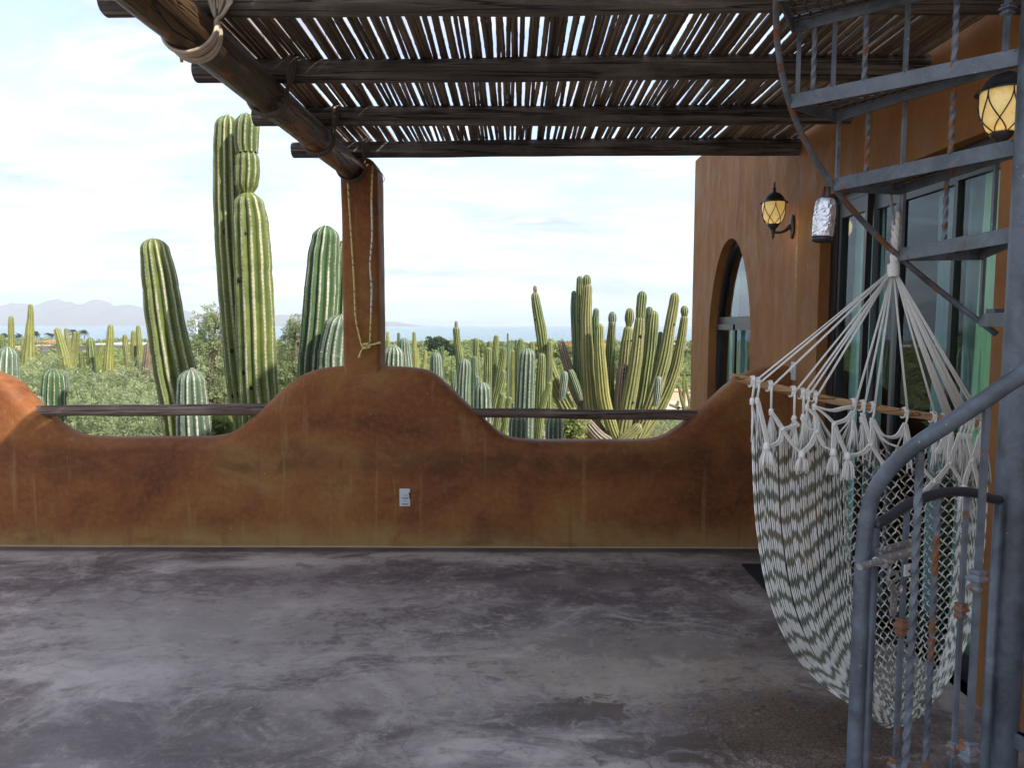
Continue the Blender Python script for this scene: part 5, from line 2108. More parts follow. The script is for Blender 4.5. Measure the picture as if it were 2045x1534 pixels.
G3 = 'cardon stems in the middle thicket'
mids = [
    ('slender cardon with a round bud on its tip', 15.5, [('green', [(922, 800, 18), (919, 730, 17), (914, 690, 15), (911, 660, 14), (911, 652, 12)], 0, {}), ('brown', [(911, 656, 6), (911, 649, 7), (911, 641, 6)], 0, {'ground': False, 'ribs': 7})]),
    ('short stem low at the left edge of the thicket', 14.0, [('deep', [(908, 800, 13), (906, 765, 13), (905, 737, 11)], 0)]),
    ('pale rounded cardon in front of the bud tipped one', 12.0, [('blue', [(925, 830, 28), (926, 770, 28), (928, 740, 27), (928, 716, 22)], 0)]),
    ('green cardon with small brown tip behind two shorter stems', 16.5, [('green', [(954, 800, 15), (952, 730, 14), (950, 685, 13), (950, 675, 10)], 0)]),
    ('shorter green stem in front of the brown tipped cardon', 14.5, [('deep', [(947, 800, 14), (947, 745, 14), (947, 711, 12)], 0)]),
    ('small green stem rising just over the pale barrel', 13.5, [('blue', [(952, 800, 12), (953, 770, 12), (953, 750, 10)], 0)]),
    ('low pale barrel cardon with white ribs just above the rail', 11.0, [('blue', [(964, 850, 37), (964, 800, 36), (964, 782, 33), (963, 763, 27)], 0)]),
    ('straight yellow green cardon in the middle of the thicket', 15.0, [('green', [(972, 820, 19), (974, 740, 17), (975, 705, 15), (976, 693, 13)], 0)]),
    ('thin stem touching the yellow green cardon', 16.0, [('green', [(981, 820, 9), (982, 740, 9), (983, 718, 7)], 0)]),
    ('partly hidden stem behind the yellow green cardon', 18.0, [('green', [(979, 760, 14), (978, 700, 13), (978, 681, 11)], 0)]),
    ('tall clean green cardon, highest left of the pale giant', 16.0, [('green', [(982, 830, 15), (986, 740, 14), (990, 690, 12), (991, 669, 10)], 0)]),
    ('leaning green cardon crossing the thicket', 14.5, [('green', [(986, 830, 20), (996, 760, 17), (1004, 715, 15), (1006, 693, 12)], 0)]),
    ('shorter leaning cardon in front of the crossing one', 13.5, [('green', [(986, 840, 20), (996, 785, 17), (1004, 755, 14), (1006, 738, 11)], 0)]),
    ('stubby leaning stem low in the thicket', 12.5, [('green', [(992, 850, 15), (998, 815, 13), (1002, 784, 11)], 0)]),
    ('stubby leaning stem rightmost beside the stubby one', 12.5, [('green', [(1008, 850, 15), (1014, 815, 13), (1018, 792, 11)], 0)]),
    ('tiny stem above the rail right of the stubby pair', 12.8, [('deep', [(1025, 850, 6), (1025, 825, 6), (1025, 804, 5)], 0)]),
    ('thin dark pole like cardon against the sea', 26.0, [('deep', [(1014, 760, 5), (1014, 700, 5), (1014, 665, 4)], 0, {'ribs': 7})]),
    ('thin dark stem right of the pole like cardon', 26.0, [('deep', [(1018, 760, 5), (1017, 710, 5), (1017, 680, 4)], 0, {'ribs': 7})]),
    ('bright yellow green short cardon with two joined stems', 17.0, [('yellow', [(1024, 760, 10), (1024, 725, 10), (1025, 699, 8)], 0), ('yellow', [(1030, 755, 6), (1030, 730, 6), (1030, 710, 5)], 0.1)]),
    ('green cardon behind the left shoulder of the pale giant', 15.5, [('green', [(1036, 830, 17), (1038, 740, 17), (1039, 700, 16), (1040, 676, 12)], 0), ('deep', [(1031, 740, 7), (1031, 700, 7), (1031, 678, 5)], 0.8)]),
    ('pale giant cardon in front of the thicket, widest of all above the right rail', 10.2, [('blue', [(1047, 880, 37), (1049, 800, 36), (1052, 730, 34), (1053, 710, 31), (1053, 695, 25)], 0)]),
    ('yellow green cardon right behind the pale giant', 14.5, [('green', [(1076, 860, 20), (1078, 790, 20), (1081, 730, 18), (1082, 705, 15)], 0)]),
    ('pale green cardon left of the dry brown arm', 18.0, [('green', [(1096, 800, 14), (1097, 720, 14), (1098, 690, 13), (1099, 680, 10)], 0)]),
    ('half hidden cardon top behind the candelabra left arm', 18.0, [('green', [(1062, 760, 13), (1062, 700, 13), (1063, 682, 10)], 0)]),
    ('curved stub beside the foot of the left candelabra arm', 13.0, [('green', [(1078, 850, 15), (1086, 800, 15), (1094, 780, 13), (1098, 762, 11)], 0)]),
    ('striped cardon stem seen below the right rail, left one', 9.6, [('blue', [(1033, 885, 38), (1034, 850, 38), (1034, 836, 36), (1034, 826, 30)], 0)]),
    ('striped cardon stem seen below the right rail, under the dry arm', 9.6, [('blue', [(1106, 885, 36), (1107, 850, 35), (1108, 838, 33), (1108, 827, 28)], 0)]),
]
for lab, Y, st in mids:
    plant(lab, Y, st, G3, ribs=11, per=6, step=0.08, dep=0.26)

# the big candelabra cactus
big = [
    ('old', [(1215, 885, 34), (1170, 862, 34), (1136, 822, 31), (1106, 762, 30), (1090, 715, 26), (1086, 694, 22)], -0.3, {}),
    ('green', [(1085, 700, 22), (1080, 660, 23), (1073, 620, 20), (1069, 595, 17), (1069, 583, 12)], -0.3, {'ground': False}),
    ('brown', [(1069, 586, 6), (1069, 579, 9), (1068, 570, 7)], -0.3, {'ground': False, 'ribs': 7}),
    ('brown', [(1212, 885, 28), (1186, 845, 26), (1152, 785, 24), (1132, 725, 19), (1122, 690, 15), (1120, 682, 11)], 0.25, {}),
    ('deep', [(1172, 885, 24), (1156, 760, 20), (1150, 680, 17), (1147, 620, 16), (1147, 580, 12)], 0.5, {}),
    ('green', [(1174, 885, 26), (1164, 760, 22), (1160, 650, 19), (1159, 590, 17), (1158, 551, 13)], 0.25, {}),
    ('old', [(1192, 885, 32), (1178, 800, 29), (1173, 720, 27), (1171, 640, 23), (1173, 580, 20), (1173, 566, 18)], -0.1, {}),
    ('green', [(1172, 570, 16), (1172, 560, 17), (1172, 548, 13)], -0.1, {'ground': False}),
    ('brown', [(1196, 885, 18), (1188, 800, 16), (1186, 740, 14), (1187, 700, 12)], 0.35, {}),
    ('deep', [(1200, 800, 16), (1190, 720, 16), (1189, 650, 15), (1191, 615, 12)], 0.4, {'ground': False}),
    ('yellow', [(1236, 885, 20), (1222, 852, 24), (1207, 800, 26), (1200, 730, 23), (1197, 680, 20), (1198, 646, 15)], -0.45, {}),
    ('green', [(1224, 860, 20), (1217, 780, 20), (1219, 700, 19), (1222, 650, 15), (1223, 640, 16)], 0.3, {'ground': False}),
    ('blue', [(1222, 650, 12), (1223, 638, 17), (1223, 622, 14)], 0.3, {'ground': False}),
    ('old', [(1240, 800, 26), (1247, 730, 25), (1251, 690, 24), (1254, 665, 20), (1255, 650, 16)], 0.15, {'ground': False}),
    ('green', [(1256, 652, 12), (1257, 636, 20), (1258, 615, 15)], 0.15, {'ground': False}),
    ('brown', [(1250, 885, 28), (1240, 820, 28), (1243, 760, 26), (1246, 726, 21)], -0.2, {}),
    ('old', [(1240, 885, 30), (1254, 810, 30), (1268, 730, 27), (1275, 670, 24), (1279, 630, 20)], -0.4, {}),
    ('green', [(1279, 640, 19), (1280, 615, 20), (1282, 595, 20), (1282, 581, 15)], -0.4, {'ground': False}),
    ('deep', [(1280, 800, 18), (1291, 690, 16), (1296, 635, 16), (1297, 612, 12)], 0.4, {'ground': False}),
    ('green', [(1262, 885, 26), (1284, 800, 28), (1296, 720, 27), (1302, 660, 25), (1306, 620, 19)], 0.1, {}),
    ('old', [(1266, 885, 28), (1300, 805, 30), (1324, 725, 28), (1338, 650, 22), (1346, 605, 20), (1348, 584, 15)], 0.0, {}),
    ('old', [(1270, 885, 26), (1316, 815, 27), (1346, 745, 24), (1360, 680, 19), (1366, 640, 16), (1368, 630, 12)], 0.35, {}),
    ('green', [(1367, 634, 10), (1367, 622, 16), (1367, 610, 12)], 0.35, {'ground': False}),
    ('deep', [(1312, 760, 12), (1318, 690, 12), (1319, 662, 9)], 0.8, {'ground': False}),
    ('blue', [(1309, 812, 12), (1313, 790, 16), (1315, 765, 16), (1316, 751, 12)], -0.6, {'ground': False}),
    ('blue', [(1121, 800, 10), (1124, 780, 16), (1127, 755, 16), (1128, 741, 12)], -0.6, {'ground': False}),
    ('deep', [(1160, 800, 10), (1152, 775, 16), (1143, 750, 15), (1138, 738, 11)], -0.5, {'ground': False}),
    ('old', [(1236, 885, 18), (1252, 872, 22), (1270, 858, 22), (1278, 846, 17)], -0.7, {'ground': False}),
    ('brown', [(1216, 885, 26), (1196, 872, 26), (1176, 850, 24), (1166, 838, 20)], -0.6, {'ground': False}),
]
cand = plant('huge many armed candelabra cardon left of the house corner', 18.5, big, 'candelabra cardon', ribs=12, per=6, step=0.07, dep=0.27)

scars(cand, 18.5, [(1156, 640, -0.1, 2.4, 9), (1277, 672, -0.4, 3.2, 12), (1245, 737, -0.2, 2, 12), (1244, 745, -0.2, 2.2, 12), (1243, 752, -0.2, 2, 12),
                   (1242, 760, -0.2, 1.6, 12), (1071, 598, -0.3, 2, 8), (1069, 638, -0.3, 1.8, 10), (1083, 717, -0.3, 2, 11), (1252, 681, 0.15, 1.8, 11),
                   (1260, 680, 0.15, 1.6, 10), (1275, 697, -0.4, 1.6, 12), (1323, 745, 0, 2.6, 13), (1262, 776, -0.4, 1.8, 14), (1262, 803, -0.4, 2.2, 14), (1345, 648, 0, 1.8, 10), (1255, 815, -0.3, 1.8, 14)])
G4 = 'cardons far down the slope on the left'
far = [
    ('thin cardon second from the left edge of the photo', 27, [('yellow', [(24, 730, 12), (23, 690, 12), (22, 650, 11), (22, 631, 8)], 0)]),
    ('tallest cardon of the far left row, tapering to its tip', 27, [('yellow', [(57, 760, 30), (57, 720, 26), (59, 670, 17), (61, 630, 11), (61, 607, 8)], 0)]),
    ('cardon touching the left edge of the photo', 24, [('green', [(8, 720, 14), (5, 690, 13), (3, 668, 11)], 0)]),
    ('cardon leaning left in front of the far grey wall', 25, [('yellow', [(138, 760, 20), (131, 720, 19), (122, 685, 16), (115, 662, 13), (113, 655, 10)], 0)]),
    ('brownish twin stems behind the leaning far cardon', 34, [('old', [(138, 715, 10), (135, 680, 10), (132, 655, 8)], 0), ('old', [(142, 712, 10), (147, 680, 9), (149, 662, 7)], 0.4), ('old', [(150, 712, 9), (155, 680, 8), (156, 662, 6)], 0.6)]),
    ('stout cardon in front of the far grey wall', 26, [('green', [(187, 760, 22), (184, 715, 20), (181, 690, 18), (180, 674, 13)], 0)]),
    ('short stub right before the far grey wall', 26, [('green', [(165, 760, 10), (163, 720, 10), (162, 702, 8)], 0)]),
    ('straight bright cardon right of the far grey wall', 25, [('yellow', [(214, 770, 22), (217, 720, 19), (220, 675, 14), (221, 648, 10)], 0)]),
    ('thin slanted stem left of the straight bright cardon', 29, [('yellow', [(196, 730, 9), (200, 705, 9), (204, 687, 7)], 0)]),
    ('cardon with dark cap left of the leaning near cardon', 27, [('old', [(259, 770, 14), (255, 720, 13), (251, 690, 12), (249, 668, 9)], 0)]),
    ('pale yellow cardon between two brown ones far left', 28, [('yellow', [(267, 770, 12), (267, 710, 11), (266, 675, 9), (266, 660, 7)], 0)]),
    ('tall brownish cardon with side shoots far left', 27, [('old', [(282, 770, 15), (280, 710, 13), (277, 670, 11), (276, 650, 8)], 0), ('green', [(272, 740, 8), (271, 710, 8), (270, 690, 6)], 0.3)]),
    ('dry brown leaning trunk beside the leaning near cardon', 22, [('brown', [(288, 790, 20), (292, 740, 18), (296, 705, 17), (297, 684, 13)], 0)]),
    ('thin pale stems beside the tallest far cardon', 31, [('old', [(46, 740, 7), (45, 700, 7), (44, 672, 5)], 0), ('old', [(78, 745, 8), (77, 720, 8), (76, 702, 6)], 0.5)]),
    ('two short brown stems below the orange house', 31, [('old', [(96, 745, 8), (97, 722, 8), (98, 704, 6)], 0), ('old', [(74, 745, 7), (73, 715, 7), (73, 692, 5)], 0.6)]),
    ('small pale cardon low between the far stems', 20, [('blue', [(188, 780, 10), (188, 760, 10), (188, 744, 8)], 0)]),
    ('narrow cardon behind the shrubs left of the column', 34, [('deep', [(581, 690, 8), (580, 660, 8), (580, 636, 6)], 0)]),
]
for lab, Y, st in far:
    plant(lab, Y, st, G4, ribs=9, per=4, step=0.16, dep=0.2)
G5 = 'small cardons on the slope right of the column'
far2 = [
    ('leftmost thin cardon against the sea right of the column', 30, [('yellow', [(776, 720, 9), (775, 690, 8), (774, 662, 6)], 0)]),
    ('thin cardon above the striped cardon right of the column', 30, [('deep', [(798, 720, 8), (797, 690, 8), (796, 664, 6)], 0)]),
    ('straight thin cardon rising left of the green slope', 26, [('yellow', [(830, 740, 10), (828, 700, 9), (827, 662, 7)], 0)]),
    ('short yellow pair at the foot of the straight thin cardon', 22, [('yellow', [(831, 780, 12), (829, 720, 11), (828, 696, 9)], 0), ('yellow', [(836, 775, 8), (834, 720, 7), (833, 694, 6)], 0.2)]),
    ('small yellow cardon leaning right on the green slope', 20, [('yellow', [(843, 770, 11), (847, 730, 9), (849, 712, 8), (850, 700, 6)], 0)]),
    ('dark little cardon cluster on the green slope', 45, [('deep', [(876, 715, 4), (875, 694, 3)], 0), ('deep', [(881, 715, 4), (881, 692, 3)], 0.3), ('deep', [(885, 715, 4), (885, 690, 3)], 0.1)]),
]
for lab, Y, st in far2:
    plant(lab, Y, st, G5, ribs=9, per=4, step=0.14, dep=0.2)

# branching cactus stems by the house corner
M_CHOLLA = 'green'
bc = at(1372, 850, Y=15.0)
root = thing('branching_cactus', 'thin branching grey green cactus by the pink path near the house corner', 'cactus', (bc.x, 15.0, gz(bc.x, 15.0)))
for pts in ([(1372, 880, 9), (1371, 830, 9), (1362, 800, 8), (1356, 770, 6)], [(1372, 850, 8), (1366, 815, 7), (1366, 775, 7), (1366, 745, 5)],
            [(1376, 850, 8), (1378, 810, 7), (1372, 780, 6), (1370, 755, 5)], [(1376, 815, 8), (1355, 815, 7), (1348, 812, 6), (1336, 808, 5)],
            [(1348, 814, 7), (1354, 806, 6), (1354, 800, 4)]):
    add_stem(root, [at(a, b, Y=15.0) for a, b, _ in pts], [w / 2 * 15 / FPX for _, _, w in pts], 'old', 6, 0.2, 4, 0.1, seed=pts[0][0], name='branch')

# ------------------------------------------------------------------ foliage
def leaf_mat(name, c0, c1, c2):
    t = NT(name, 0.6, 0.25)
    rp = t.n('ShaderNodeNewGeometry').outputs['Random Per Island']
    n = t.noise(t.pos(), 1.2, 4, 0.6)
    c = t.ramp(rp, [(0.0, c0), (0.5, c1), (1.0, c2)])
    c = t.mix(t.rng(n, 0.35, 0.65, 0.0, 0.4), c, c2)
    t.color(c)
    tr = t.n('ShaderNodeBsdfTranslucent')
    t.put(tr.inputs[0], c)
    mx = t.n('ShaderNodeMixShader')
    mx.inputs[0].default_value = 0.45
    t.t.links.new(t.b.outputs[0], mx.inputs[1])
    t.t.links.new(tr.outputs[0], mx.inputs[2])
    t.t.links.new(mx.outputs[0], t.out.inputs[0])
    return t.m


M_LEAF = leaf_mat('mesquite_leaf', (0.155, 0.200, 0.088), (0.235, 0.285, 0.130), (0.36, 0.39, 0.215))
M_LEAFY = leaf_mat('yellow_green_leaf', (0.15, 0.195, 0.060), (0.23, 0.275, 0.090), (0.33, 0.36, 0.14))
M_LEAFD = leaf_mat('dark_leaf', (0.045, 0.075, 0.030), (0.075, 0.110, 0.045), (0.11, 0.15, 0.06))
M_TWIG = plain('grey_twig', (0.16, 0.125, 0.10), 0.85, 0.1)


def twigs(seed, cents, rads, n_twig, per, ll, lw, spread=1.0, flat=0.0):
    """leafy twigs in ellipsoids: returns (N,4,3) quads"""
    g = np.random.default_rng(seed)
    cents = np.asarray(cents, float)
    rads = np.asarray(rads, float)
    vol = rads.prod(axis=1) ** 0.7
    idx = g.choice(len(cents), n_twig, p=vol / vol.sum())
    d = g.normal(size=(n_twig, 3))
    d /= np.linalg.norm(d, axis=1)[:, None]
    rr = g.random(n_twig) ** 0.45
    P = cents[idx] + d * rads[idx] * rr[:, None]
    D = d * 0.8 + g.normal(size=(n_twig, 3)) * 0.6 + np.array([0, 0, 0.35])
    D /= np.linalg.norm(D, axis=1)[:, None]
    A = g.normal(size=(n_twig, 3))
    S = np.cross(D, A)
    S /= np.linalg.norm(S, axis=1)[:, None]
    N_ = np.cross(D, S)
    out = []
    for k in range(per):
        t = (k + 0.5) / per
        q = P + D * (t * ll * per * 0.28 * spread)[..., None] if False else P + D * (t * ll * per * 0.28 * spread)
        q[:, 2] -= 0.35 * (t ** 2) * ll * per * 0.12
        sgn = 1 if k % 2 else -1
        ld = S * sgn * 0.85 + D * 0.5 + N_ * g.normal(size=(n_twig, 1)) * 0.35
        ld /= np.linalg.norm(ld, axis=1)[:, None]
        wd = np.cross(ld, N_)
        wd /= np.linalg.norm(wd, axis=1)[:, None] + 1e-9
        L = ll * (0.7 + 0.6 * g.random((n_twig, 1)))
        W = lw * (0.7 + 0.6 * g.random((n_twig, 1)))
        a = q
        b = q + ld * L * 0.5 + wd * W * 0.5
        c = q + ld * L
        e = q + ld * L * 0.5 - wd * W * 0.5
        out.append(np.stack([a, b, c, e], axis=1))
    return np.concatenate(out, axis=0)


def clumps(seed, c, R, n, r0, r1):
    g = random.Random(seed)
    cs, rs = [], []
    for _ in range(n):
        while True:
            v = Vector((g.uniform(-1, 1), g.uniform(-1, 1), g.uniform(-0.9, 1)))
            if 0.25 < v.length < 1:
                break
        cs.append((c[0] + v.x * R[0], c[1] + v.y * R[1], c[2] + v.z * R[2]))
        r = g.uniform(r0, r1)
        rs.append((r, r, r * 0.75))
    return cs, rs


def trunk_mesh(seed, base, top_pts, r0):
    g = random.Random(seed)
    m = MB()
    base = Vector(base)
    for tp in top_pts:
        tp = Vector(tp)
        mid = base.lerp(tp, 0.45) + Vector((g.uniform(-.12, .12), g.uniform(-.12, .12), 0.05))
        m.tube(catmull([base, mid, tp], 8), [r0 * (1 - 0.85 * i / 8) for i in range(9)], 6)
    return m


# the thicket that fills the slope left of the column: one mass nobody could count
V = []
g = random.Random(3)
for k in range(95):
    Y = g.uniform(8.9, 24)
    X = g.uniform(-0.70, -0.22) * Y
    if Y < 10.5 and X > -2.9:
        continue
    ztop = 0.30 + g.uniform(-0.25, 0.30) - 0.012 * (Y - 9)
    zg = gz(X, Y)
    R = (g.uniform(0.7, 1.1), g.uniform(0.6, 0.9), (ztop - zg) * 0.52)
    cs, rs = clumps(k, (X, Y, zg + R[2] * 0.98), R, 16, 0.22, 0.40)
    ll = 0.058 + 0.0024 * (Y - 9)
    V.append(twigs(k, cs, rs, int(720 if Y < 14 else 520), 7, ll, ll * 0.42))
V = np.concatenate(V)
tag(quads_mesh('mesquite_thicket', V, M_LEAF, base=(-6, 14, -1.6)), 'dense feathery green thicket on the slope left of the column', kind='stuff')


def bush_tree(name, label, cat, Y, blobs, n, ll, mat, seed, trunk=True, group=None, per=7, lw=0.42):
    """blobs: (px, py, rx px, ry px)"""
    cs, rs = [], []
    for px, py, rx, ry in blobs:
        p = at(px, py, Y=Y)
        R = (rx * Y / FPX, (rx + ry) / 2 * Y / FPX, ry * Y / FPX)
        a, b = clumps(seed + px, (p.x, Y, p.z), R, 14, 0.18 * (R[0] + R[2]), 0.34 * (R[0] + R[2]))
        cs += a
        rs += b
    bx_ = at(blobs[0][0], blobs[0][1], Y=Y)
    zg = gz(bx_.x, Y)
    root = thing(name, label, cat, (bx_.x, Y, zg), group)
    quads_mesh('crown', twigs(seed, cs, rs, n, per, ll, ll * lw), mat, root)
    if trunk:
        tm = trunk_mesh(seed, (bx_.x, Y, zg - 0.05), [cs[i] for i in range(0, len(cs), 4)], 0.05)
        tm.build('trunk', M_TWIG, root)
    return root


bush_tree('mesquite_tree', 'loose feathery mesquite between the leaning cardon and the twin cardon', 'tree', 11.0,
          [(425, 730, 46, 70), (440, 800, 40, 60), (415, 680, 34, 40), (432, 635, 26, 26), (455, 860, 40, 40)], 1900, 0.046, M_LEAF, 11)
bush_tree('mesquite_tree', 'feathery mesquite between the twin cardon and the dark clump', 'tree', 11.5,
          [(585, 760, 36, 60), (575, 700, 30, 34), (600, 675, 22, 26), (560, 820, 30, 40), (590, 655, 12, 20)], 1500, 0.046, M_LEAF, 12)
bush_tree('leafy_shrub', 'small yellowish leafy shrub below the left rail at the twin cardon foot', 'shrub', 8.0,
          [(438, 865, 22, 34), (425, 880, 24, 20)], 500, 0.075, M_LEAFY, 13, per=4, lw=0.6)
bush_tree('leafy_shrub', 'pale yellow green shrub below the right rail left of the candelabra foot', 'shrub', 14.0,
          [(1145, 850, 20, 18), (1135, 870, 22, 14)], 420, 0.075, M_LEAFY, 14, per=4, lw=0.6)
bush_tree('dark_tree', 'dark round tree against the sea on the crest of the green slope', 'tree', 95.0,
          [(872, 689, 15, 9), (862, 685, 8, 8), (886, 690, 9, 8)], 900, 0.30, M_LEAFD, 15, per=4, lw=0.7)
bush_tree('dark_tree', 'smaller dark green tree right of the round one on the crest', 'tree', 95.0,
          [(903, 697, 9, 8)], 400, 0.28, M_LEAFD, 16, per=4, lw=0.7)
bush_tree('bright_shrub', 'bright yellow green shrub in the middle distance behind the thicket', 'shrub', 60.0,
          [(962, 696, 11, 7), (1100, 690, 9, 6)][:1], 420, 0.20, M_LEAFY, 17, per=4, lw=0.7)
bush_tree('ocotillo_shrub', 'loose green shrub behind the candelabra, half hidden by its stems', 'shrub', 40.0,
          [(1235, 720, 30, 26), (1200, 735, 24, 24), (1270, 715, 24, 20)], 1500, 0.12, M_LEAF, 18)
bush_tree('mesquite_tree', 'pale bushy tree behind the left arm of the candelabra', 'tree', 70.0,
          [(1100, 699, 34, 12), (1070, 702, 24, 10), (1135, 708, 20, 12)], 800, 0.24, M_LEAFY, 19, per=5, lw=0.6)
bush_tree('mesquite_tree', 'green trees right of the candelabra under the sea horizon', 'tree', 80.0,
          [(1380, 698, 34, 14), (1330, 703, 24, 10), (1250, 700, 30, 9)], 800, 0.24, M_LEAFY, 20, per=5, lw=0.6)

# low scrub on the whole slope
V = []
g = random.Random(5)
for k in range(1500):
    Y = 22 * (300 / 22) ** (g.random() ** 0.8)
    X = g.uniform(-0.78, 0.36) * Y
    fx = X / Y
    if -0.05 < fx and Y < 34 and fx > 0.17:
        continue
    R = g.uniform(0.4, 0.9) * (1 + Y / 200)
    hgt = R * g.uniform(0.5, 0.9)
    zg = gz(X, Y)
    cs = [(X + g.uniform(-R, R) * .6, Y + g.uniform(-R, R) * .6, zg + hgt * g.uniform(.2, .9)) for _ in range(5)]
    rs = [(R * .5, R * .5, hgt * .45)] * 5
    ll = 0.05 + 0.0032 * Y
    V.append(twigs(1000 + k, cs, rs, 42 if Y > 60 else 80, 4, ll, ll * 0.6))
V = np.concatenate(V)
tag(quads_mesh('hillside_scrub', V, M_LEAFY, base=(0, 60, -3)), 'low yellow green scrub over the slope towards the sea', kind='stuff')
V = []
for k in range(60):
    p = at(g.uniform(1285, 1375), g.uniform(838, 872), Z=-1.62)
    V.append(twigs(3000 + k, [(p.x, p.y, gz(p.x, p.y) + 0.12)], [(0.4, 0.4, 0.15)], 60, 4, 0.06, 0.03))
V = np.concatenate(V)
tag(quads_mesh('ground_cover', V, M_LEAF, base=(4, 17, -1.6)), 'low green creeping plants right of the candelabra foot', kind='stuff')
V = []
for k in range(12):
    p = at(g.uniform(1290, 1375), g.uniform(846, 872), Z=-1.5)
    V.append(twigs(3100 + k, [(p.x, p.y, gz(p.x, p.y) + 0.22)], [(0.3, 0.3, 0.08)], 7, 3, 0.024, 0.02))
V = np.concatenate(V)
tag(quads_mesh('red_flowers', V, plain('red_petal', (0.42, 0.06, 0.05), 0.6), base=(4, 17, -1.6)), 'scattered small red flowers in the ground cover', kind='stuff')

# pink gravel path
m = MB()
pr = []
for i, y in enumerate(np.linspace(17, 60, 30)):
    x0 = 0.12 * y + 1.5 + 0.6 * sin(y * 0.3)
    x1 = 0.32 * y + 2.0
    pr.append([Vector((x0 + (x1 - x0) * j / 6, y, gz(x0 + (x1 - x0) * j / 6, y) + 0.03)) for j in range(7)])
m.loft(pr, False, False, closed=False)
tag(m.build('gravel_path', plain('pink_gravel', (0.50, 0.40, 0.345), 0.95, 0.1, 0, 0.25, 2.5)), 'pale pink gravel path beside the house corner', kind='structure')
m = MB()
pr = []
for i, y in enumerate(np.linspace(30, 62, 20)):
    x0, x1 = -0.64 * y, -0.47 * y
    pr.append([Vector((x0 + (x1 - x0) * j / 6, y, gz(x0 + (x1 - x0) * j / 6, y) + 0.04)) for j in range(7)])
m.loft(pr, False, False, closed=False)
tag(m.build('gravel_yard', plain('pink_gravel_yard', (0.50, 0.40, 0.35), 0.95, 0.1, 0, 0.25, 1.5)), 'pale gravel yard far down on the left', kind='structure')

# ------------------------------------------------------------------ far houses, walls, palms, utility pole
def building(name, label, Y, px0, px1, ytop, ybot, depth, mat, openings=(), roof=None, cat='house', parapet=0.3):
    a, b = at(px0, ybot, Y=Y), at(px1, ytop, Y=Y)
    zg = min(a.z, gz((a.x + b.x) / 2, Y)) - 0.3
    root = thing(name, label, cat, ((a.x + b.x) / 2, Y + depth / 2, zg))
    w = MB()
    w.box(((a.x + b.x) / 2, Y + depth / 2, (zg + b.z) / 2), (b.x - a.x, depth, b.z - zg))
    wo = w.build('wall', mat, root, smooth=False)
    r = MB()
    t_ = 0.25
    for c, s in ((((a.x + b.x) / 2, Y + t_ / 2 - .05, b.z + parapet / 2), (b.x - a.x + .1, t_, parapet)),
                 (((a.x + b.x) / 2, Y + depth - t_ / 2, b.z + parapet / 2), (b.x - a.x + .1, t_, parapet)),
                 ((a.x + t_ / 2 - .05, Y + depth / 2, b.z + parapet / 2 - .02), (t_, depth - 2 * t_, parapet - .04)),
                 ((b.x - t_ / 2 + .05, Y + depth / 2, b.z + parapet / 2 - .02), (t_, depth - 2 * t_, parapet - .04))):
        r.box(c, s)
    r.build('roof', roof or mat, root, smooth=False)
    for (x0, x1, y0, y1) in openings:
        p, q = at(x0, y1, Y=Y), at(x1, y0, Y=Y)
        o = MB()
        o.box(((p.x + q.x) / 2, Y, (p.z + q.z) / 2), (q.x - p.x, 0.12, q.z - p.z))
        o.build('window', M_FRAME, root, smooth=False)
    return root


M_ORANGE = plain('orange_stucco', (0.55, 0.25, 0.14), 0.9, 0.1, 0, 0.1, 0.6)
M_PEACH = plain('peach_stucco', (0.55, 0.40, 0.28), 0.9, 0.1, 0, 0.1, 0.6)
M_GREYW = plain('grey_block_wall', (0.155, 0.14, 0.13), 0.9, 0.1, 0, 0.12, 0.5)
M_WHITEW = plain('white_wash', (0.70, 0.69, 0.66), 0.85, 0.1, 0, 0.06, 0.5)
M_REDW = plain('red_stucco', (0.45, 0.09, 0.055), 0.9, 0.1, 0, 0.1, 0.5)
building('far_house', 'far orange adobe house with stepped roof behind the leaning far cardon', 190, 68, 112, 683, 700, 9, M_ORANGE, [(84, 89, 690, 697), (98, 103, 690, 697)])
building('far_house', 'far peach house at the left edge behind the tall far cardon', 130, 28, 52, 694, 735, 7, M_PEACH, [(36, 41, 704, 716)])
building('garden_wall', 'long grey block wall in front of the orange house', 110, 70, 176, 693, 720, 0.5, M_GREYW, cat='wall', parapet=0.15)
building('far_house', 'low long white roofed house right of the grey wall', 160, 186, 280, 689, 704, 10, M_GREYW, [(236, 246, 694, 700), (200, 208, 694, 700)], M_WHITEW)
building('far_house', 'small white house below the orange one', 95, 70, 84, 696, 712, 1.2, M_GREYW, [(73, 76, 700, 706)])
building('low_wall', 'low pale yard wall far down on the left', 45, 150, 300, 744, 758, 0.4, M_WHITEW, cat='wall', parapet=0.08)
building('far_house', 'red house half hidden behind the candelabra left stems', 120, 1134, 1162, 692, 715, 7, M_REDW, [(1140, 1145, 700, 707)])
building('far_house', 'orange house seen through the candelabra middle stems', 150, 1200, 1222, 690, 706, 7, M_ORANGE, [(1208, 1212, 695, 701)])
building('far_house', 'white flat roofed house between candelabra right arms', 140, 1318, 1376, 688, 716, 9, M_WHITEW, [(1330, 1338, 698, 708), (1352, 1360, 698, 708)])
building('low_wall', 'low pale terrace wall by the pink path near the house corner', 34, 1330, 1376, 781, 792, 0.5, M_PEACH, cat='wall', parapet=0.06)

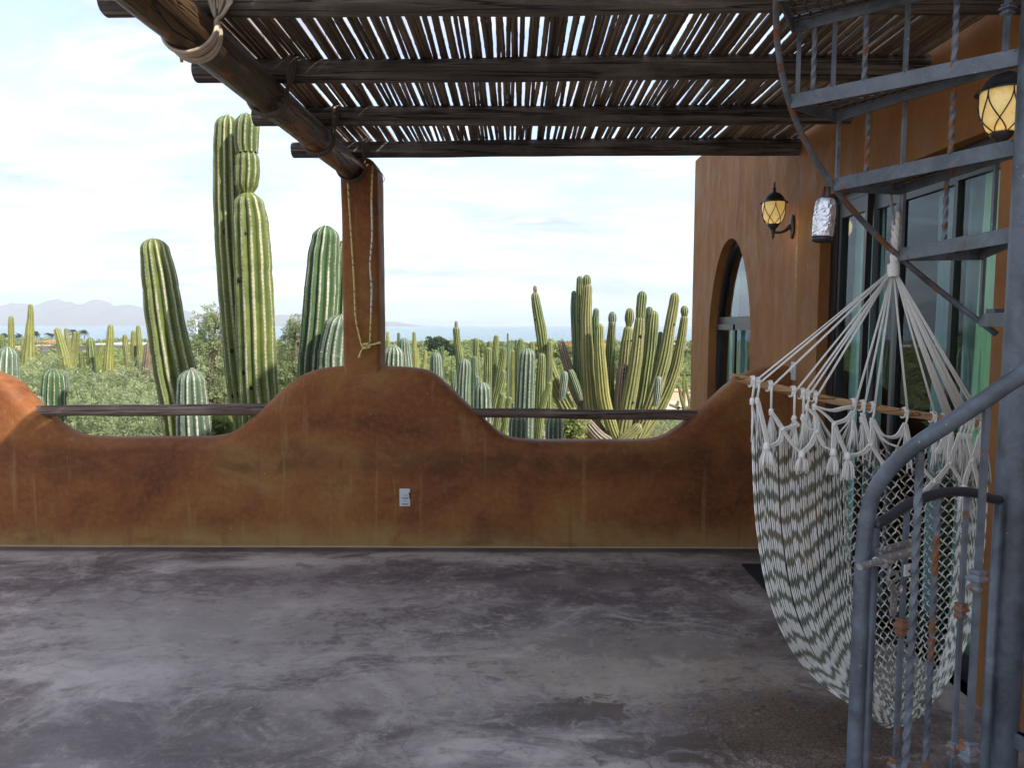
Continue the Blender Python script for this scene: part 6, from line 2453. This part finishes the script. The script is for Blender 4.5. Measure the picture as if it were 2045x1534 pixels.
M_PALM = leaf_mat('palm_leaf', (0.035, 0.060, 0.022), (0.060, 0.090, 0.032), (0.11, 0.14, 0.05))
M_PTRUNK = plain('palm_trunk', (0.19, 0.155, 0.12), 0.9, 0.1)
palms = [(11, 668, 'dark palm at the far left edge by the sea'), (39, 668, 'palm right of the second far cardon by the sea'), (74, 664, 'bushy palm right of the tallest far cardon'),
         (104, 667, 'palm left of the leaning far cardon'), (149, 660, 'palm behind the brown twin stems'), (170, 661, 'wind bent palm right of the brown twin stems')]
for i, (px, py, lab) in enumerate(palms):
    Y = 300 + 6 * i
    c = at(px, py + 3, Y=Y)
    zg = gz(c.x, Y) - 0.2
    root = thing('coconut_palm', lab, 'palm', (c.x, Y, zg), 'coconut palms along the shore')
    m = MB()
    m.tube(catmull([(c.x - 0.6, Y, zg), (c.x - 0.3, Y, (zg + c.z) / 2), (c.x, Y, c.z)], 8), [0.22 - 0.012 * k for k in range(9)], 7)
    m.build('trunk', M_PTRUNK, root)
    V = []
    gg = np.random.default_rng(50 + i)
    for k in range(22):
        a = 2 * pi * k / 22 + gg.uniform(-.2, .2)
        el = gg.uniform(-0.5, 1.3)
        d0 = np.array([cos(a) * cos(el) - 0.25, sin(a) * cos(el), sin(el)])
        for s in range(14):
            t_ = (s + 0.5) / 14
            p = np.array([c.x, Y, c.z]) + d0 * 3.0 * t_ + np.array([-0.6 * t_, 0, -1.9 * t_ * t_])
            side = np.cross(d0, [0, 0, 1])
            side /= np.linalg.norm(side)
            for sg in (-1, 1):
                L = 0.95 * (1 - 0.5 * t_)
                tip = p + side * sg * L * 0.8 + d0 * 0.3 + np.array([0, 0, -0.45 * L])
                w_ = d0 * 0.11
                V.append([p - w_, p + w_, tip + w_ * .3, tip - w_ * .3])
    quads_mesh('crown', np.array(V), M_PALM, root)

V = []
for k in range(46):
    p = at(g.uniform(-10, 300), 689 + g.uniform(-5, 5), Y=g.uniform(250, 320))
    V.append(twigs(4000 + k, [(p.x, p.y, p.z)], [(2.6, 2.0, 1.3)], 60, 4, 0.75, 0.5))
tag(quads_mesh('shore_thicket', np.concatenate(V), M_LEAFY, base=(-150, 285, -7)), 'band of green shore bushes round the palms', kind='stuff')

M_WPOLE = plain('pale_pole', (0.62, 0.62, 0.60), 0.7, 0.2, 0, 0.05)
Yp = 85
c0, c1 = at(394, 690, Y=Yp), at(394, 617, Y=Yp)
root = thing('utility_pole', 'pale utility pole with two crossarms left of the mesquite top', 'pole', (c0.x, Yp, gz(c0.x, Yp)))
m = MB()
m.tube([(c0.x, Yp, gz(c0.x, Yp) - 0.2), (c0.x, Yp, c1.z)], 0.09, 8)
m.build('pole', M_WPOLE, root)
for py in (622, 633):
    m = MB()
    q = at(394, py, Y=Yp)
    m.box((q.x, Yp - 0.1, q.z), (0.86, 0.09, 0.09))
    m.build('crossarm', M_WPOLE, root, smooth=False)
